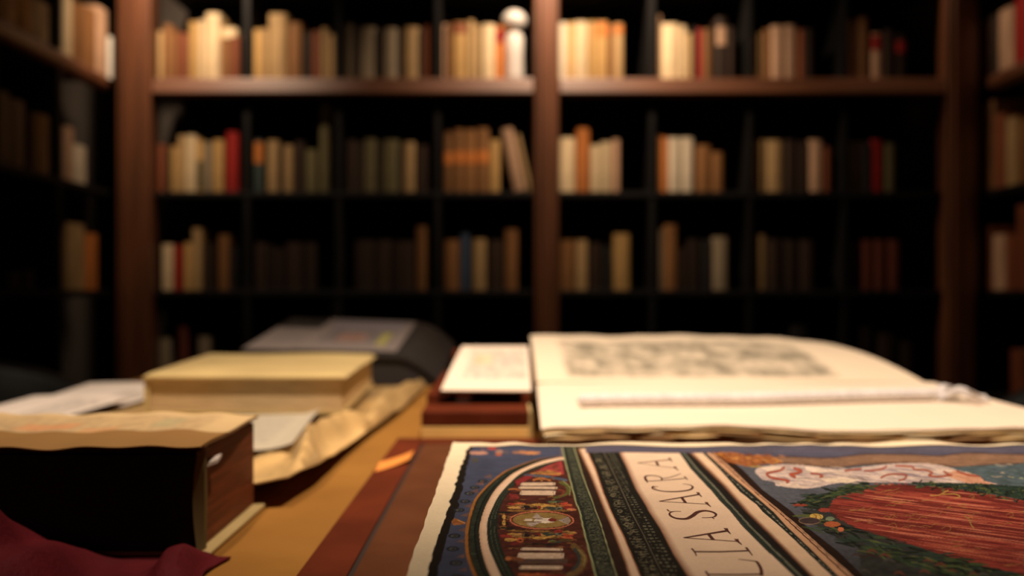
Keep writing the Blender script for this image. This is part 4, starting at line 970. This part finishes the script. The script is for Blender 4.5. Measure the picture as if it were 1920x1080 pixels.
# the near part of the page, outside the picture, repeats the symmetric design about its middle
ycm = HP*F/(972-VY)
near_rows = np.arange(YNEAR, YCUT, .0016)
near_img = np.zeros((len(near_rows), len(xs), 3), np.float32)
rules = [b_out, b_in, arch_g, arch_o, arch_i, arch_l, line_g, p1l, p1r, crl, crr, p2l, p2r, p3l, p3r, p5r]
def xat(pts, y):
    py = VY+HP*F/y; p = sorted(pts, key=lambda q_: q_[1]); return HP*(np.interp(py, [a_[1] for a_ in p], [a_[0] for a_ in p])-VX)/(py-VY)
here = [PX0]+[xat(r_, YCUT) for r_ in rules]+[PX1]
for r, y in enumerate(near_rows):
    ym = min(2*ycm-y, YFAR-.004); j = int(np.clip((ym-YCUT)/DYg, 0, len(ys)-1))
    src = [PX0]+[xat(r_, ym) for r_ in rules]+[PX1]
    xm = np.interp(xs, here, src)
    for c in range(3): near_img[r, :, c] = np.interp(xm, xs, IMG[j, :, c])
ALLY = np.concatenate([near_rows, ys]); ALL = np.concatenate([near_img, IMG], 0)
nx, ny = len(xs), len(ALLY)
AX, AY = np.meshgrid(xs, ALLY)
ZP = H-HP
def pagez(x, y):
    e = np.clip((y-.60)/.09, 0, 1)**2
    return ZP+.0003*np.sin(x*41+y*13)*np.sin(y*23+1)+e*(.0007*np.sin(x*66+.8+2*np.sin(x*17))+.0004*np.sin(x*143+3*np.sin(x*29)))-.0016*np.clip((y-.672)/.02, 0, 1)**2*(1+np.sin(x*37))
ZZ = pagez(AX, AY)
YY = AY+np.clip((AY-.678)/.0145, 0, 1)*(.0045*(vnoise(AX*70+3, AX*0+1.5, 31)-.5)+.0022*(vnoise(AX*210, AX*0+4.5, 33)-.5))
XX = AX+np.clip(1-(AX-PX0)/.004, 0, 1)*(.00025*np.sin(AY*90)+.00015*np.sin(AY*260))
co = np.stack([XX, YY, ZZ], -1).reshape(-1, 3).astype(np.float32)
nv_ = nx*ny
idx = np.arange(nv_, dtype=np.int32).reshape(ny, nx)
q = np.stack([idx[:-1, :-1], idx[:-1, 1:], idx[1:, 1:], idx[1:, :-1]], -1).reshape(-1, 4)
m = bpy.data.meshes.new('painted_page'); m.vertices.add(nv_); m.vertices.foreach_set('co', co.ravel())
m.loops.add(q.size); m.loops.foreach_set('vertex_index', q.ravel()); m.polygons.add(len(q))
m.polygons.foreach_set('loop_start', np.arange(0, q.size, 4, dtype=np.int32)); m.polygons.foreach_set('use_smooth', np.ones(len(q), bool)); m.update(calc_edges=True)
ca = m.color_attributes.new('paint', 'FLOAT_COLOR', 'POINT')
ca.data.foreach_set('color', np.concatenate([np.clip(ALL.reshape(-1, 3), 0, 1), np.ones((nv_, 1), np.float32)], 1).astype(np.float32).ravel())
pg = bpy.data.objects.new('painted_page', m); COL.objects.link(pg); pg.parent = fo; pg.location = -fo.location
pg['label'] = 'hand-coloured engraved page with arch, mouldings and red cartouche'
mp_ = bpy.data.materials.new('painted_print'); mp_.use_nodes = True
nt = mp_.node_tree; bs = nt.nodes['Principled BSDF']; at_ = nt.nodes.new('ShaderNodeVertexColor'); at_.layer_name = 'paint'
nz_ = nt.nodes.new('ShaderNodeTexNoise'); nz_.inputs['Scale'].default_value = 900; tc_ = nt.nodes.new('ShaderNodeTexCoord'); nt.links.new(tc_.outputs['Object'], nz_.inputs['Vector'])
mr_ = nt.nodes.new('ShaderNodeMapRange'); mr_.inputs[3].default_value = .88; mr_.inputs[4].default_value = 1.1; nt.links.new(nz_.outputs['Fac'], mr_.inputs[0])
vm = nt.nodes.new('ShaderNodeVectorMath'); vm.operation = 'SCALE'; nt.links.new(at_.outputs[0], vm.inputs[0]); nt.links.new(mr_.outputs[0], vm.inputs['Scale'])
nt.links.new(vm.outputs[0], bs.inputs['Base Color']); bs.inputs['Roughness'].default_value = .62; bs.inputs['Specular IOR Level'].default_value = .1
m.materials.append(mp_)

# underside of the sheet, the leaves and the body of the volume below it
def pagept(u, v):
    x, y = lerp(PX0+.0006, PX1-.0006, u), lerp(YNEAR, YFAR-.003, v); return Vector((x, y, float(pagez(x, y))-.0003))
slab('under_sheet', pagept, below(pagept, .0012), 60, 60, M['paper'], fo)
slab('text_block', lambda u, v: pagept(lerp(.03, .985, u), lerp(.02, .97, v))-Vector((0, 0, .0030)), lambda u, v: Vector((lerp(PX0+.016, PX1-.01, u), lerp(YNEAR+.01, YFAR-.018, v), .0145)), 12, 12, M['pages'], fo, False)
box('bottom_board', PX0+.012, PX1-.004, YNEAR+.004, YFAR-.012, .0106, .0143, M['dark_cover'], fo, .0008)

# title lettering: inked ribbons lying on the page
def ribbons(name, strokes, mt, parent):
    v, f = [], []
    for pts, w0, w1 in strokes:
        P = [Vector(plane(p)) for p in pts]; n = len(P); b = len(v)
        for k, p in enumerate(P):
            t = (P[min(k+1, n-1)]-P[max(k-1, 0)]); t.normalize(); nn = Vector((-t.y, t.x))
            s = k/max(1, n-1); w_ = (lerp(w0, w1, s) if not callable(w0) else w0(s))*.5
            w_ *= 1.12
            for sg in (-1, 1):
                x, y = p.x+nn.x*w_*sg, p.y+nn.y*w_*sg*1.6
                v.append((x, y, float(pagez(x, y))+.00012))
        for k in range(n-1): f.append((b+2*k, b+2*k+1, b+2*k+3, b+2*k+2))
    return mesh(name, v, f, mt, parent)
ink = mat('brown_ink', (.085, .022, .014), .6, .35, 200, spec=.3)
TH, TN = .0015, .0007
def sm(p): return smooth_line(p, 8)
def A_(ap, ff, fn):
    # apex, far foot, near foot
    c1 = (lerp(ap[0], ff[0], .56), lerp(ap[1], ff[1], .56)); c2 = (lerp(ap[0], fn[0], .54), lerp(ap[1], fn[1], .54)); k = (ap[1]-545)/400
    return [([ap, ((ap[0]+ff[0])/2, (ap[1]+ff[1])/2), ff], .0008, TH), ([ap, ((ap[0]+fn[0])/2, (ap[1]+fn[1])/2), fn], .0005, .0006), ([c1, c2], TH, TH),
            (sm([(ff[0]-3*k, ff[1]-4*k), (ff[0], ff[1]), (ff[0]+5*k, ff[1]+5*k)]), TH*1.2, .0004), (sm([(fn[0]-4*k, fn[1]-4*k), (fn[0]-1*k, fn[1]), (fn[0]+5*k, fn[1]+5*k)]), TH*1.2, .0004)]
letters = {
 'A_far': A_((1195.3, 867.7), (1257, 862), (1268, 878)),
 'R': [([(1213, 902), (1250, 899.5), (1287, 896.5)], .0007, .0008), (sm([(1213, 902), (1209.5, 895), (1213, 891.5), (1225, 891), (1237, 893.5), (1241, 897), (1240, 900)]), TH, TN), (sm([(1241, 897), (1258, 894), (1276.5, 887.5)]), .0008, .0005),
       (sm([(1210, 899), (1213, 902), (1214, 905)]), .0009, .0004), (sm([(1283, 893), (1287, 896.5), (1289.5, 899.5)]), .0010, .0004)],
 'C': [(sm([(1279.7, 906.7), (1290, 908), (1297, 910.5), (1298.5, 914.5), (1292, 918.5), (1276, 921), (1258, 921.8), (1240, 920.5), (1226, 917), (1223, 914), (1226, 911.8), (1234, 912)]), (lambda s: .0004+.0010*math.sin(math.pi*s)), 0), (sm([(1223, 911), (1227, 914), (1230, 916)]), .0006, .0004)],
 'A_mid': A_((1236, 940.3), (1311, 927), (1328, 946)),
 'S': [(sm([(1277, 959.5), (1264, 959.5), (1256, 962), (1257, 967), (1268, 972), (1286, 973.2), (1298, 968), (1308, 961), (1322, 958.4), (1336, 961), (1342.5, 965.5), (1339, 970), (1328, 971.5), (1316, 971.5)]), (lambda s: .0004+.0016*math.sin(math.pi*s)**2), 0),
       (sm([(1251, 955.5), (1255, 959), (1262, 960)]), .0007, .0004), (sm([(1339, 973.5), (1335, 971)]), .0007, .0004)],
 'A_near': A_((1282, 1008), (1364, 996), (1385, 1016)),
 'I': [([(1302, 1034), (1350, 1034.5), (1404, 1033)], .0010, .0010), (sm([(1297, 1028), (1302, 1034), (1306, 1042)]), .0009, .0004), (sm([(1399, 1027), (1404, 1033), (1411, 1042)]), .0011, .0004)],
 'L': [([(1327, 1077.5), (1380, 1078), (1428, 1077)], .0010, .0010), (sm([(1428, 1080), (1427, 1068), (1421, 1056), (1416, 1052)]), .0013, .0011), (sm([(1419, 1053), (1404, 1051), (1384, 1048.5)]), .0008, .0003), (sm([(1323, 1071), (1327, 1077.5), (1332, 1086)]), .0009, .0004)],
}
for nm, st in letters.items(): ribbons('title_letter', st, ink, pg)
def near_letter(strokes_local, y0):
    """letters below the frame: local (up 0..1, along 0..1) -> page"""
    st = []
    for pts, a, b in strokes_local:
        P = []
        for (up, al) in pts:
            y = y0+al*.020; x = .1035-.023*up; P.append((VX+x*F/y, VY+HP*F/y))
        st.append((P, a, b))
    ribbons('title_letter', st, ink, pg)
Bst = [([(0, 0), (1, 0)], .001, .001), ([(1, 0), (1, .5), (.88, .8), (.65, .8), (.54, .5), (.54, 0)], .0008, .0008), ([(.54, .3), (.5, .8), (.3, 1), (.1, .9), (0, .5), (0, 0)], .001, .001)]
near_letter(Bst, .327); near_letter([([(0, 0), (1, 0)], .001, .001)], .312); near_letter(Bst, .278)
